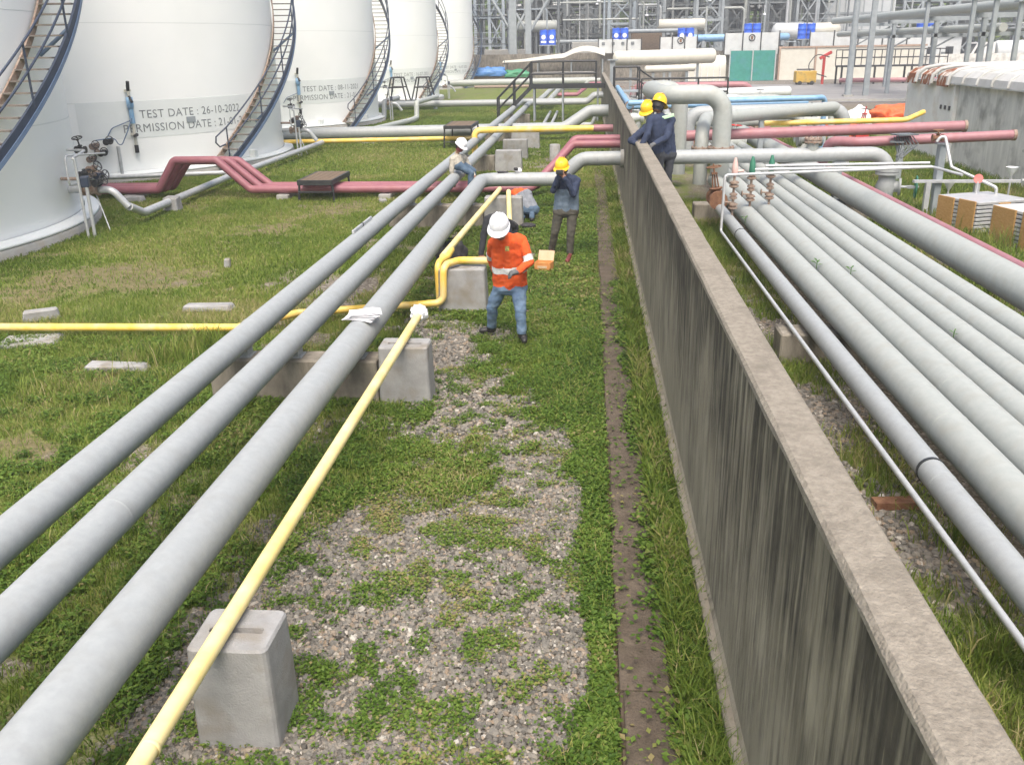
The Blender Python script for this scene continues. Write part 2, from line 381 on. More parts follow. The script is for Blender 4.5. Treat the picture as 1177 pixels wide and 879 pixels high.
def blades(x, y, h, wd, lean, name, m, label, tint, cat='grass', z0=-.03):
    n = len(x); a = RNG.uniform(0, 2*np.pi, n); ca_, sa = np.cos(a), np.sin(a); ld = RNG.uniform(.2, 1, n)*lean*h; b = RNG.uniform(0, 2*np.pi, n)
    lx, ly = np.cos(b)*ld, np.sin(b)*ld; z = np.full(n, z0)
    P = np.stack([np.stack([x-ca_*wd, y-sa*wd, z], -1), np.stack([x+ca_*wd, y+sa*wd, z], -1),
                  np.stack([x+ca_*wd*.8+lx*.4, y+sa*wd*.8+ly*.4, z+h*.62], -1), np.stack([x-ca_*wd*.8+lx*.4, y-sa*wd*.8+ly*.4, z+h*.62], -1),
                  np.stack([x+lx, y+ly, z+h*np.sqrt(np.clip(1-lean*.3, .3, 1))], -1)], 1).reshape(-1, 3)
    i = np.arange(n)[:, None]*5
    F = np.concatenate([i+[0, 1, 2], i+[0, 2, 3], i+[3, 2, 4]], 0)
    return stuff_mesh(name, P, F, np.repeat(tint, 5), m, label, cat)
def leaves(x, y, size, hmax, name, m, label, tint, cat='ground cover'):
    n = len(x); a = RNG.uniform(0, 2*np.pi, n); tl = RNG.uniform(-.15, .75, n); z = RNG.uniform(.0, 1, n)**1.3*hmax-.015
    dx, dy, dz = np.cos(a)*np.cos(tl), np.sin(a)*np.cos(tl), np.sin(tl); px, py = -np.sin(a), np.cos(a); w_ = size*.36
    b = np.stack([x, y, z], -1); d = np.stack([dx, dy, dz], -1)*size[:, None]; s = np.stack([px, py, RNG.uniform(-.3, .3, n)], -1)*w_[:, None]
    up = np.array([0, 0, 1.])*size[:, None]*.12
    P = np.stack([b, b+d*.5+s, b+d-up, b+d*.5-s], 1).reshape(-1, 3)
    i = np.arange(n)[:, None]*4; F = np.concatenate([i+[0, 1, 2], i+[0, 2, 3]], 0)
    return stuff_mesh(name, P, F, np.repeat(tint, 4), m, label, cat)
GRS = tint_mat('grass blade', [(0, (0.079, 0.131, 0.019)), (.35, (0.131, 0.202, 0.028)), (.65, (0.197, 0.253, 0.047)), (.85, (0.281, 0.268, 0.094)), (1, (0.355, 0.313, 0.160))])
LEF = tint_mat('creeper leaf', [(0, (0.049, 0.100, 0.013)), (.4, (0.089, 0.160, 0.021)), (.75, (0.140, 0.216, 0.037)), (.93, (0.200, 0.207, 0.059)), (1, (0.266, 0.230, 0.103))])
def tints(x, y, s, seed, base=.5, amp=1.2, rnd=.22): return np.clip(base+(fbm(x, y, s, seed)-.5)*amp+RNG.normal(0, rnd, len(x)), 0, 1)
# leafy creepers, near the camera and between pipes and wall
x, y = scatter(640000, -2.4, .24, 2.2, 13, 0, .05, 1.3); k = RNG.uniform(0, 1, len(x)) < np.clip((fbm(x, y, 4.2, 31)-.36)/.2, .05, 1)*.62+.45*(x > -.25); x, y = x[k], y[k]
leaves(x, y, RNG.uniform(.016, .040, len(x)), .05, 'ground_cover', LEF, 'low leafy green creepers between the yellow pipe and the wall drain', tints(x, y, 1.5, 44, .42))
x, y = scatter(470000, -8.5, -2.3, 2.2, 11, 0, .15, 1.2); k = RNG.uniform(0, 1, len(x)) < np.clip((fbm(x, y, 4.2, 33)-.43)/.16, .05, 1)*.8; x, y = x[k], y[k]
leaves(x, y, RNG.uniform(.018, .045, len(x)), .06, 'ground_cover', LEF, 'leafy green undergrowth below the three grey pipes', tints(x, y, 1.2, 45, .42))
x, y = scatter(90000, .2, .83, 3, 14, 0, .0, 1.)
leaves(x, y, RNG.uniform(.02, .055, len(x)), .09, 'ground_cover', LEF, 'weeds creeping over the drain slabs beside the concrete wall', tints(x, y, 1.5, 46, .55))
x, y = scatter(90000, -3, .3, 12, 24, 0, .2, 1.2)
leaves(x, y, RNG.uniform(.03, .06, len(x)), .05, 'ground_cover', LEF, 'clover-like green cover around the workers', tints(x, y, 1.2, 47, .45))
# sprigs and dry litter growing through the gravel
x = RNG.uniform(-2.4, .2, 230000); y = RNG.uniform(2.4, 10, 230000); k = visible(x, y) & (RNG.uniform(0, 1, len(x)) < np.clip((fbm(x, y, 6., 61)-.46)/.18, .02, 1)); x, y = x[k], y[k]
leaves(x, y, RNG.uniform(.012, .032, len(x)), .035, 'ground_cover', LEF, 'small sprigs growing through the gravel', tints(x, y, 2.5, 62, .55, 1.4, .25))
# grass blades
x, y = scatter(330000, -12, .24, 2.2, 13, 0, .1, 1.)
blades(x, y, RNG.uniform(.04, .13, len(x)), RNG.uniform(.002, .0045, len(x)), .9, 'grass', GRS, 'short grass in the near yard', tints(x, y, .9, 51, .50))
x, y = scatter(330000, -15, .83, 13, 27, 0, .05, 1.)
blades(x, y, RNG.uniform(.04, .10, len(x)), RNG.uniform(.004, .008, len(x)), .9, 'grass', GRS, 'mown grass in the middle of the tank yard', tints(x, y, .6, 52, .46))
x, y = scatter(160000, -13, .83, 27, 60, 0, .05, 1.)
blades(x, y, RNG.uniform(.05, .10, len(x)), RNG.uniform(.008, .016, len(x)), .8, 'grass', GRS, 'grass at the far end of the tank yard', tints(x, y, .4, 53, .40))
x = RNG.uniform(.54, .83, 26000); y = 3+RNG.uniform(0, 1, 26000)**1.4*32
blades(x, y, RNG.uniform(.06, .26, len(x)), RNG.uniform(.002, .005, len(x))*(1+y/12), .9, 'grass', GRS, 'taller yellowish grass along the foot of the wall', tints(x, y, 1.2, 54, .5))
x, y = scatter(70000, 1.03, 3.0, 3, 22, 0, .15, 1.)
blades(x, y, RNG.uniform(.05, .2, len(x)), RNG.uniform(.003, .006, len(x)), .9, 'grass', GRS, 'grass growing beside the pipes behind the wall', tints(x, y, 1.2, 55, .5))
x, y = scatter(60000, 5.6, 11, 12, 40, 0, .0, 1.)
blades(x, y, RNG.uniform(.08, .25, len(x)), RNG.uniform(.006, .012, len(x)), .8, 'grass', GRS, 'grass around the stacked trays by the stained shed', tints(x, y, .7, 56, .42))
TX, TY, TH = [], [], []
for (px, py, n, hh, sp) in [(185, 415, 260, .42, .5), (235, 400, 240, .40, .4), (205, 440, 200, .3, .5), (60, 450, 200, .3, .6), (20, 640, 150, .3, .4), (1120, 265, 160, .5, .3), (1150, 285, 200, .6, .35), (1110, 630, 220, .4, .25), (1140, 760, 160, .35, .2), (820, 800, 80, .3, .15)]:
    c = onZ(px, py); x = RNG.normal(c.x, sp*.5, n); y = RNG.normal(c.y, sp*.35, n); k = ~((x > .8) & (x < 1.06)); x, y = x[k], y[k]
    TX.append(x); TY.append(y); TH.append(RNG.uniform(.4, 1, len(x))*hh)
x, y, h_ = np.concatenate(TX), np.concatenate(TY), np.concatenate(TH)
blades(x, y, h_, RNG.uniform(.003, .006, len(x)), .7, 'grass', GRS, 'tufts of tall thin grass standing above the rest', tints(x, y, 2, 57, .45))
# gravel
def stones(x, y, r, name, label):
    n = len(x); t = (1+5**.5)/2
    V0 = np.array([(-1, t, 0), (1, t, 0), (-1, -t, 0), (1, -t, 0), (0, -1, t), (0, 1, t), (0, -1, -t), (0, 1, -t), (t, 0, -1), (t, 0, 1), (-t, 0, -1), (-t, 0, 1)])/1.9
    F0 = np.array([(0, 11, 5), (0, 5, 1), (0, 1, 7), (0, 7, 10), (0, 10, 11), (1, 5, 9), (5, 11, 4), (11, 10, 2), (10, 7, 6), (7, 1, 8), (3, 9, 4), (3, 4, 2), (3, 2, 6), (3, 6, 8), (3, 8, 9), (4, 9, 5), (2, 4, 11), (6, 2, 10), (8, 6, 7), (9, 8, 1)])
    V = np.repeat(V0[None], n, 0)*(1+RNG.normal(0, .16, (n, 12, 1)))*RNG.uniform(.65, 1.25, (n, 1, 3)); V[:, :, 2] *= .75
    a = RNG.uniform(0, 6.28, n); c_, s_ = np.cos(a)[:, None], np.sin(a)[:, None]
    X = V[:, :, 0]*c_-V[:, :, 1]*s_; Y = V[:, :, 0]*s_+V[:, :, 1]*c_
    P = np.stack([X*r[:, None]+x[:, None], Y*r[:, None]+y[:, None], V[:, :, 2]*r[:, None]+r[:, None]*.2-.02], -1).reshape(-1, 3)
    F = (np.arange(n)[:, None, None]*12+F0[None]).reshape(-1, 3)
    stuff_mesh(name, P, F, np.repeat(RNG.uniform(0, 1, n), 12), STN, label, 'gravel')
STN = tint_mat('gravel stone', [(0, (0.080, 0.075, 0.066)), (.4, (0.161, 0.155, 0.138)), (.75, (0.217, 0.199, 0.169)), (.90, (0.241, 0.187, 0.134)), (1, (0.402, 0.390, 0.352))], trans=0)
x, y = scatter(70000, -2.6, .2, 2.4, 8, 1, .0, .8); stones(x, y, RNG.uniform(.008, .020, len(x))*(1+.6*(RNG.uniform(0, 1, len(x)) > .94)), 'gravel', 'grey crushed stone gravel near the yellow pipe')
x, y = scatter(22000, -3.2, .2, 8, 14, 1, .1, 1.); stones(x, y, RNG.uniform(.014, .032, len(x)), 'gravel', 'grey gravel between the pipe piers')
x, y = scatter(26000, 1.04, 3., 3.4, 15, 1, .1, 1.); stones(x, y, RNG.uniform(.012, .03, len(x)), 'gravel', 'grey gravel behind the concrete wall')
x, y = scatter(5000, -2.6, .8, 3, 10, 0, .1, 1.); k = RNG.uniform(0, 1, len(x)) < .2; stones(x[k], y[k], RNG.uniform(.015, .035, k.sum()), 'gravel', 'loose stones scattered through the creepers')
# half-buried broken concrete lying in the grass
def rubble(px, py, d, rz, label):
    c = onZ(px, py); m = MB().box((c.x, c.y, d[2]/2-.03), d, rz, .02, .12)
    m.v = [tuple(Vector(v)+Vector(mnoise.noise_vector(Vector(v)*5))*.03) for v in m.v]
    m.build('concrete_slab', CONCN, None, label, 'concrete slab', 'broken concrete pieces in the grass')
rubble(135, 424, (.75, .2, .1), .1, 'flat pale concrete slab in tall grass left of the grey pipes')
rubble(240, 355, (.75, .22, .1), .05, 'pale strip of concrete behind the low yellow pipe')
rubble(262, 306, (.12, .12, .16), .3, 'small white concrete block standing alone in the grass')
rubble(35, 392, (.8, .5, .07), .2, 'broad broken slab in front of the low yellow pipe at the left edge')
rubble(48, 366, (.5, .16, .16), .5, 'tilted white slab touching the back of the low yellow pipe')
rubble(427, 221, (.34, .25, .14), .1, 'pale stone below the three red pipes')
rubble(440, 232, (.2, .18, .1), .4, 'little stone in front of the red pipes')
rubble(424, 164, (.55, .4, .25), .2, 'white boulder in front of the long yellow crossing pipe')
rubble(465, 162, (.6, .3, .12), .1, 'flat pale stone beside the white boulder')
rubble(199, 241, (.34, .4, .32), .1, 'square concrete block under the sloping tank drain pipe')
rubble(155, 231, (.5, .3, .14), .0, 'low concrete pad under the red pipes beside the front tank')
rubble(704, 214, (.16, .16, .1), .2, 'upper broken block at the foot of the wall')
rubble(706, 223, (.16, .16, .1), .5, 'lower broken block at the foot of the wall')
# ================================================================ the bund wall
def wall_mat():
    m = bpy.data.materials.new('stained wall concrete'); m.use_nodes = True; t = m.node_tree; N = t.nodes; L = t.links; b = N['Principled BSDF']
    b.inputs['Roughness'].default_value = .9; b.inputs['Specular IOR Level'].default_value = .2
    g = N.new('ShaderNodeNewGeometry')
    def noise(s, st, d=8):
        mp = N.new('ShaderNodeMapping'); mp.inputs['Scale'].default_value = st; L.new(g.outputs['Position'], mp.inputs[0])
        n = N.new('ShaderNodeTexNoise'); n.inputs['Scale'].default_value = s; n.inputs['Detail'].default_value = d; n.inputs['Roughness'].default_value = .6; L.new(mp.outputs[0], n.inputs[0]); return n.outputs[0]
    def ramp(src, *st):
        r = N.new('ShaderNodeValToRGB'); e = r.color_ramp.elements
        while len(e) < len(st): e.new(.5)
        for k, (p, c) in enumerate(st): e[k].position = p; e[k].color = (*c, 1)
        L.new(src, r.inputs[0]); return r.outputs[0]
    def mix(f, a, c):
        x = N.new('ShaderNodeMix'); x.data_type = 'RGBA'; L.new(f, x.inputs[0]); L.new(a, x.inputs[6]); L.new(c, x.inputs[7]); return x.outputs[2]
    base = ramp(noise(4, (1, 1, .5)), (.3, (.20, .182, .138)), (.7, (.31, .285, .222)))
    # algae runs: vertical streaks of uneven length hanging from the coping, broken up by a coarse noise
    sz = N.new('ShaderNodeSeparateXYZ'); L.new(g.outputs['Position'], sz.inputs[0])
    def math_(op, a, c, d=None):
        n = N.new('ShaderNodeMath'); n.operation = op
        for k, v in enumerate((a, c, d)):
            if v is None: continue
            if isinstance(v, (int, float)): n.inputs[k].default_value = v
            else: L.new(v, n.inputs[k])
        return n.outputs[0]
    st1 = noise(17, (1, 1, .055), 8); st2 = noise(1.1, (1, 1, .8), 8); st4 = noise(55, (1, 1, .05), 5)
    zz = math_('MULTIPLY', sz.outputs[2], .19)
    mx = math_('MULTIPLY_ADD', st2, .95, math_('MULTIPLY_ADD', st4, .15, math_('ADD', st1, zz)))
    mr = N.new('ShaderNodeMapRange'); mr.inputs[1].default_value = 1.13; mr.inputs[2].default_value = 1.44; L.new(mx, mr.inputs[0]); k = mr.outputs[0]
    dark = ramp(noise(11, (1, 1, .3)), (.3, (.034, .032, .028)), (.7, (.098, .088, .070)))
    c = mix(k, base, dark)
    st3 = noise(34, (1, 1, .07), 6); k3 = ramp(st3, (.58, (0, 0, 0)), (.72, (.65, .65, .65)))
    pale = ramp(noise(9, (1, 1, 1)), (.3, (.25, .222, .155)), (.7, (.36, .325, .235)))
    c = mix(k3, c, pale)
    L.new(c, b.inputs['Base Color'])
    bp = N.new('ShaderNodeBump'); bp.inputs['Strength'].default_value = .5; bp.inputs['Distance'].default_value = .015
    L.new(noise(45, (1, 1, .5), 6), bp.inputs['Height']); L.new(bp.outputs[0], b.inputs['Normal'])
    return m
WALLM = wall_mat()
COPE = mat('sandy coping concrete', (.19, .17, .138), (.275, .25, .205), 26, .9, 0, .6, 70, col3=(.155, .138, .11), scale3=4., amt3=.75)
WX0, WX1, WZ, WY0, WY1 = .83, 1.02, 1.94, -2.0, 58.0
wall = thing('concrete_wall', 'long dark-stained concrete wall with sandy top between the pipes', 'wall', (.925, 28, 0))
ys = list(np.arange(WY0, 20, .12))+list(np.arange(20, WY1, .8))+[WY1]
def wobble(y, s, a): return a*(2*float(fbm(np.array([y]), np.array([s*3.1]), 2.3, 70+s))-1)
prof_n = 0; V = []; F = []
for i, y in enumerate(ys):
    w1, w2, w3 = wobble(y, 1, .008), wobble(y, 2, .010), wobble(y, 3, .01)
    V += [(WX0-.02, y, -.06), (WX0+w3*.3-.015, y, .14+w3), (WX0, y, .17), (WX0+w1*.4, y, WZ-.5), (WX0+w1*.5, y, WZ-.035+w2*.5), (WX1, y, WZ-.05), (WX1, y, -.06)]
n = 7
for i in range(len(ys)-1):
    for k in range(n): F.append((i*n+k, i*n+(k+1) % n, (i+1)*n+(k+1) % n, (i+1)*n+k))
F += [tuple(range(n))[::-1], tuple(range((len(ys)-1)*n, len(ys)*n))]
MB().add(V, [f[::-1] for f in F]).build('wall_panel', WALLM, wall)
V = []; F = []
for i, y in enumerate(ys):
    w1, w2, w3, w4 = wobble(y, 4, .014), wobble(y, 5, .010), wobble(y, 6, .006), wobble(y, 7, .012)
    if 2.3 < y < 2.75: w1 -= .014*math.sin((y-2.3)/.45*math.pi)
    V += [(WX0-.004+w3*.6, y, WZ-.045+w2*1.8), (WX0-.003+w3*.6, y, WZ-.020+w1*.8), (WX0+.014+w4*.6, y, WZ-.003+w2*.2), (WX0+.1, y, WZ+w3*.3), (WX1-.008+w4*.3, y, WZ+w3*.2), (WX1+.004+w4*.3, y, WZ-.012), (WX1+.004, y, WZ-.11)]
for i in range(len(ys)-1):
    for k in range(n): F.append((i*n+k, i*n+(k+1) % n, (i+1)*n+(k+1) % n, (i+1)*n+k))
F += [tuple(range(n))[::-1], tuple(range((len(ys)-1)*n, len(ys)*n))]
MB().add(V, [f[::-1] for f in F]).build('coping', COPE, wall)
MB().box(((WX0-.03), 28, .03), (.07, 60, .2), 0, .02).build('plinth', mat('plinth concrete', (.22, .195, .15), (.30, .27, .215), 5, .9, 0, .4, 60), wall)
# low wall closing the far end of the tank yard
fw = thing('concrete_wall', 'low weathered wall across the far end of the tank yard', 'wall', (-24, 92, 0))
MB().box((-24, 92, .5), (49, .3, 1.1), 0, .02).build('wall_panel', CONCD, fw)
MB().box((-24, 92, 1.1), (49.1, .4, .1), 0, .02).build('coping', CONC, fw)

# ================================================================ pipes
def ring(mb, p, d, r, h, n=18):
    d = Vector(d).normalized(); p = Vector(p); mb.cyl(p-d*h/2, p+d*h/2, r, n)
def flange_pair(p, d, r, parent, m=RUSTP, bolts=8):
    """two bolted discs round a pipe"""
    d = Vector(d).normalized(); p = Vector(p); q = MB()
    ring(q, p-d*.028, d, r*1.45, .04); ring(q, p+d*.028, d, r*1.45, .04); ring(q, p, d, r*1.2, .06)
    u = d.orthogonal().normalized(); v = d.cross(u)
    for k in range(bolts):
        a = 2*math.pi*k/bolts; c = p+(u*math.cos(a)+v*math.sin(a))*r*1.28
        q.cyl(c-d*.075, c+d*.075, r*.11, 6)
    return q.build('flange', m, parent)
def pipe(label, pts, r, m, bend=None, n=18, group=None, welds=(), flanges=(), bands=(), cat='pipe', k=7, name='pipeline', caps=()):
    pts = [Vector(p) for p in pts]; path = fillet(pts, bend if bend else r*3, k) if len(pts) > 2 else pts
    base = Vector(pts[0]); base.z = min(p.z for p in pts)-r
    t = thing(name, label, cat, base, group)
    MB().tube(path, r, n).build('tube', m, t)
    for p, d in welds:
        q = MB(); dd = Vector(d).normalized(); p = Vector(p)
        q.tube([p-dd*.012, p-dd*.005, p+dd*.005, p+dd*.012], r, n, False, [r+.0003, r+.003, r+.003, r+.0003]); q.build('weld_seam', m, t)
    for p, d in flanges: flange_pair(p, d, r, t)
    for p, d in bands:
        q = MB(); ring(q, p, d, r+.006, .03, n); q.build('band', BLACK, t)
    for p, d in caps:
        q = MB(); ring(q, p, d, r*1.12, .07, n); q.build('end_cap', RUSTP, t)
    return t
YD = (0, 1, 0); XD = (1, 0, 0); ZD = (0, 0, 1)
P1X, P2X, P3X, PZ = -3.62, -3.07, -2.39, .65
pipe('outermost of the three long grey pipes, nearest the tanks', [(P1X, -3, PZ), (P1X, 52.6, PZ), (.0, 52.6, PZ), (.35, 52.6, .98), (.9, 52.6, .98)], .13, GREY, .45, 24,
     welds=[((P1X, y, PZ), YD) for y in (3.2, 9.3, 15.3, 21.3, 27.3)])
pipe('middle one of the three long grey pipes in the yard', [(P2X, -3, PZ), (P2X, 51.0, PZ), (.0, 51.0, PZ), (.35, 51.0, .98), (.9, 51.0, .98)], .13, GREY, .45, 24,
     welds=[((P2X, y, PZ), YD) for y in (5.1, 11.1, 17.1, 23.1)])
pipe('widest of the three long grey pipes, bending right into the wall', [(P3X, -3, PZ), (P3X, 21.12, PZ), (-.62, 21.12, PZ), (-.12, 21.12, 1.10), (6.62, 21.12, 1.16), (6.62, 21.12, -.1)], .155, GREY, .42, 28,
     welds=[((P3X, y, PZ), YD) for y in (2.6, 8.4, 14.4)]+[((-.9, 21.12, PZ), XD), ((.25, 21.12, 1.1), XD)], flanges=[])
sl_ = MB(); ring(sl_, (.79, 21.12, 1.10), XD, .20, .08); sl_.build('wall_sleeve', CONC, None, 'pale sleeve where the widest grey pipe enters the wall', 'pipe sleeve')
pipe('loose pale yellow pipe lying on the near concrete blocks', [(-1.87, .5, .655), (-1.885, 9.9, .655)], .047, YELP, None, 20, welds=[((-1.87, 3.05, .655), YD)])
# white plastic wrapped over its far end
wm = MB(); bm_ = bmesh.new(); bmesh.ops.create_icosphere(bm_, subdivisions=3, radius=1)
for v in bm_.verts:
    d = 1+.28*mnoise.noise(v.co*2.6)+.16*mnoise.noise(v.co*6)
    v.co = Vector((v.co.x*.10*d, v.co.y*.12*d, v.co.z*.10*d))+Vector((-1.885, 9.93, .66))
wm.add([v.co[:] for v in bm_.verts], [tuple(v.index for v in f.verts) for f in bm_.faces], False); bm_.free()
wm.build('plastic_wrap', PLASTIC, None, 'crumpled white plastic wrapped over the end of the loose yellow pipe', 'plastic wrap')
# low yellow line crossing the yard, rising over the middle block
pipe('low yellow pipe crossing the grass under the three grey pipes', [(-16, 10.9, .13), (-4.5, 11.08, .13), (-3.9, 11.75, .14), (-1.98, 12.28, .15), (-1.96, 12.29, .68), (-1.78, 12.62, .68), (-1.1, 12.55, .68)], .05, YEL, .12, 16)
pipe('short yellow riser beside the elbow of the low yellow pipe', [(-2.07, 12.5, -.03), (-2.07, 12.45, .68), (-1.98, 12.85, .68), (-2.0, 13.4, .66)], .045, YEL, .12, 14)
pipe('pale yellow pipe laid from the middle block to the rear block', [(-2.06, 12.9, .665), (-1.84, 19.6, .655)], .05, YELP, None, 16)
pipe('shorter pale yellow pipe behind the orange shirt', [(-1.2, 14.5, .03), (-1.62, 19.2, .66)], .05, YELP, None, 16)
# sleepers and blocks
def sleeper(x0, x1, y, h, label, m=CONCD, d=.34):
    MB().box(((x0+x1)/2, y, h/2-.04), (x1-x0, d, h+.08), 0, .015).build('concrete_sleeper', m, None, label, 'sleeper', 'concrete sleepers under the pipes')
sleeper(-3.98, -2.17, 9.05, .44, 'dark stained concrete sleeper under the three pipes beside the near slotted blocks')
sleeper(-4.1, -2.12, 18.93, .44, 'long concrete sleeper under the three pipes by the black bag')
sleeper(-4.0, -2.75, 28.0, .44, 'stained sleeper under two grey pipes behind the red pipes')
sleeper(-4.0, -2.75, 37.0, .44, 'sleeper where the fat grey pipe crosses under the pair')
sleeper(-4.0, -2.75, 45.5, .44, 'last sleeper under the pair of grey pipes by the stile')
def shoes(xs, y, where, z0=.44):
    for x, r, pn in xs:
        q = MB(); q.box((x, y, z0+.006), (.16, .2, .012)); q.box((x, y, (z0+PZ-r+.012)/2), (.10, .16, PZ-r-z0+.012))
        q.build('pipe_shoe', GREY, None, 'steel shoe under the %s grey pipe on the %s' % (pn, where), 'pipe shoe', 'pipe shoes on the sleepers')
TRI = [(P1X, .13, 'outermost'), (P2X, .13, 'middle'), (P3X, .155, 'widest')]
shoes(TRI, 9.05, 'sleeper beside the near slotted blocks'); shoes(TRI, 18.93, 'sleeper by the black bag')
shoes(TRI[:2], 28., 'sleeper behind the red pipes'); shoes(TRI[:2], 37., 'sleeper at the fat crossing pipe'); shoes(TRI[:2], 45.5, 'last sleeper by the stile')
def slot_block(x0, x1, y0, y1, h, label, slot=True, m=CONCN, bow=.02):
    """cast block with rounded top corners and a slot in its top"""
    c = Vector(((x0+x1)/2, (y0+y1)/2, 0)); hx, hy = (x1-x0)/2, (y1-y0)/2; q = MB(); V = []; F = []
    def loop(ax, ay, rc, z, dy=0.):
        out = []
        for sx, sy, a0 in ((1, 1, 0), (-1, 1, 90), (-1, -1, 180), (1, -1, 270)):
            for k in range(4): a = R(a0+30*k); out.append(c+Vector((sx*(ax-rc)+rc*math.cos(a), sy*(ay-rc)+rc*math.sin(a)+dy, z)))
        return out
    rings = [loop(hx*1.06, hy*1.06, .04, -.06), loop(hx*1.03, hy*1.03, .04, h*.5), loop(hx, hy, .04, h-.014), loop(hx-.012, hy-.012, .034, h)]
    if slot: rings += [loop(hx*.68, .024, .012, h-.001, -.02), loop(hx*.66, .02, .01, h-.07, -.02)]
    for r_ in rings: V += r_
    for i in range(len(rings)-1):
        for k in range(16): F.append((i*16+k, i*16+(k+1) % 16, (i+1)*16+(k+1) % 16, (i+1)*16+k))
    F.append(tuple((len(rings)-1)*16+k for k in range(16)))
    q.add([v+Vector(mnoise.noise_vector(v*9))*.008 for v in V], F)
    q.build('concrete_block', m, None, label, 'concrete block', 'cast blocks carrying the yellow pipe')
slot_block(-2.05, -1.62, 3.82, 4.20, .60, 'grey slotted concrete block nearest the camera under the yellow pipe')
slot_block(-2.14, -1.62, 8.86, 9.20, .60, 'slotted concrete block under the wrapped end of the yellow pipe')
slot_block(-2.05, -1.40, 12.36, 12.70, .60, 'pale concrete block behind the yellow elbow beside the orange worker')
slot_block(-2.09, -1.32, 18.78, 19.12, .60, 'concrete block at the rear ends of the two yellow pipes', False)
slot_block(-2.72, -1.95, 27.7, 28.1, .60, 'nearest of three plain blocks in a row behind the red pipes', False)
slot_block(-2.78, -1.98, 31.0, 31.4, .60, 'middle of three plain blocks in a row behind the red pipes', False)
slot_block(-2.75, -1.75, 34.3, 34.7, .60, 'farthest of three plain blocks in a row behind the red pipes', False)
MB().lathe([(.0, .55), (.15, .55), (.17, .53), (.17, -.05)], (-1.02, 30.0, 0), 20).build('marker_post', CONCN, None, 'short round concrete post left of the rising red pipe', 'post')
# pieces lying on the pipes
pp = MB()
for k in range(5):
    a = .12*k-.2; c = Vector((P3X+.01*k, 9.25+.015*k, PZ+.162+.012*k)); ca_, sa = math.cos(a), math.sin(a)
    pts = []
    for i in range(5):
        for j in range(4):
            u = (i/4-.5)*.34; v = (j/3-.5)*.24; pts.append((c.x+u*ca_-v*sa, c.y+u*sa+v*ca_, c.z-.30*u*u+.02*mnoise.noise(Vector((u*8+k, v*8, k)))))
    f = [(i*4+j, (i+1)*4+j, (i+1)*4+j+1, i*4+j+1) for i in range(4) for j in range(3)]
    pp.add(pts, f, True); pp.add([(p[0], p[1], p[2]-.004) for p in pts], [q_[::-1] for q_ in f], True)
pp.build('paper_stack', PAPER, None, 'untidy sheets of white paper lying on the widest grey pipe', 'paper')
lv = thing('spirit_level', 'slim grey spirit level lying along the outermost grey pipe', 'spirit level', (P1X-.03, 14.6, PZ+.13))
MB().box((P1X-.03, 14.35, PZ+.155), (.035, .62, .05), 0, .004).build('body', GALV, lv); MB().box((P1X-.03, 15.02, PZ+.155), (.035, .62, .05), 0, .004).build('extension', GALV, lv)
MB().box((P1X-.03, 14.68, PZ+.15), (.04, .06, .07)).build('hinge', BLACK, lv)

# crossing lines in the tank yard
for i, (nm, dy) in enumerate([('front', 0), ('centre', .30), ('rear', .60)]):
    y = 22.75+dy; lp = .95-.04*i; dx = .17*i
    path = [(-16, y, .22), (-10.85+dx*.3, y, .22), (-10.35+dx*.3, y, lp), (-9.25+dx*1.0, y, lp), (-8.45+dx*1.0, y, .22), (-1.35+dx*.6, y, .22)]
    if i < 2: path += [(-.35+dx*.3, y+1., 1.16+.1*i), (.9, y+1., 1.16+.1*i)]
    else: path[-1] = (-1.6, y, .22)
    pipe(['front pipe of the three faded red pipes with a raised loop', 'centre pipe of the three faded red pipes with a raised loop', 'rear pipe of the three faded red pipes with a raised loop'][i], path, .10, PINK, .16, 16)
for x, lb in ((-5., 'concrete pad under the red pipes right of the step-over'), (-7.6, 'concrete pad under the red pipes left of the step-over'), (-2.9, 'concrete pad under the red pipes below the sitting man'), (-11.6, 'concrete pad under the red pipes at the nearest tank')):
    MB().box((x, 23.05, .04), (.3, 1.0, .13), 0, .015).build('concrete_sleeper', CONC, None, lb, 'sleeper', 'pads under the red pipes')
pipe('fat grey pipe crossing the far grass and rising into the wall', [(-16, 36.2, .36), (-.9, 37.6, .42), (.1, 37.9, 1.05), (.9, 37.9, 1.05)], .23, GREY, .5, 18)
pipe('thin yellow pipe running along the fat grey crossing pipe', [(-16, 34.2, .25), (-4.2, 35.2, .3)], .08, YEL, None, 14)
pipe('yellow pipe with a hooked end crossing over two grey pipes', [(-3.62, 30.2, .25), (-3.62, 30.2, .98), (-2.9, 30.4, .98), (.2, 30.6, .98)], .10, YEL, .2, 14)
pipe('pale red pipe joining the hooked yellow pipe to the wall', [(.2, 30.62, .98), (.9, 30.62, .98)], .115, PINKL, None, 14)
pipe('grey crossing pipe below the stile platform', [(-16, 53.6, .5), (-3.2, 54.2, .5)], .18, GREY, None, 14)
for x, nm in ((-2.75, 'left'), (-2.2, 'right')):
    pipe('%s one of two pale pipes running away under the stile' % nm, [(x, 54.8, .55), (x+.1, 66, .55), (x+.3, 74, .55)], .16, GREYC, None, 12)
for k in range(2):
    pipe(['outer thin grey L-shaped pipe in the far grass', 'inner thin grey L-shaped pipe in the far grass'][k], [(-1.9+.35*k, 49, .3), (-1.9+.35*k, 40.6+.5*k, .3), (.2, 40.6+.5*k, .3), (.5, 40.6+.5*k, 1.), (.9, 40.6+.5*k, 1.)], .07, GREY, .15, 10)
pipe('white pipe across the far end of the tank yard', [(-12, 82, .6), (.6, 84, .6)], .28, GREYC, None, 12)
pipe('dull brown pipe across the far end of the tank yard', [(-9, 76, .5), (-1.5, 76.5, .5)], .12, RUSTP, None, 10)
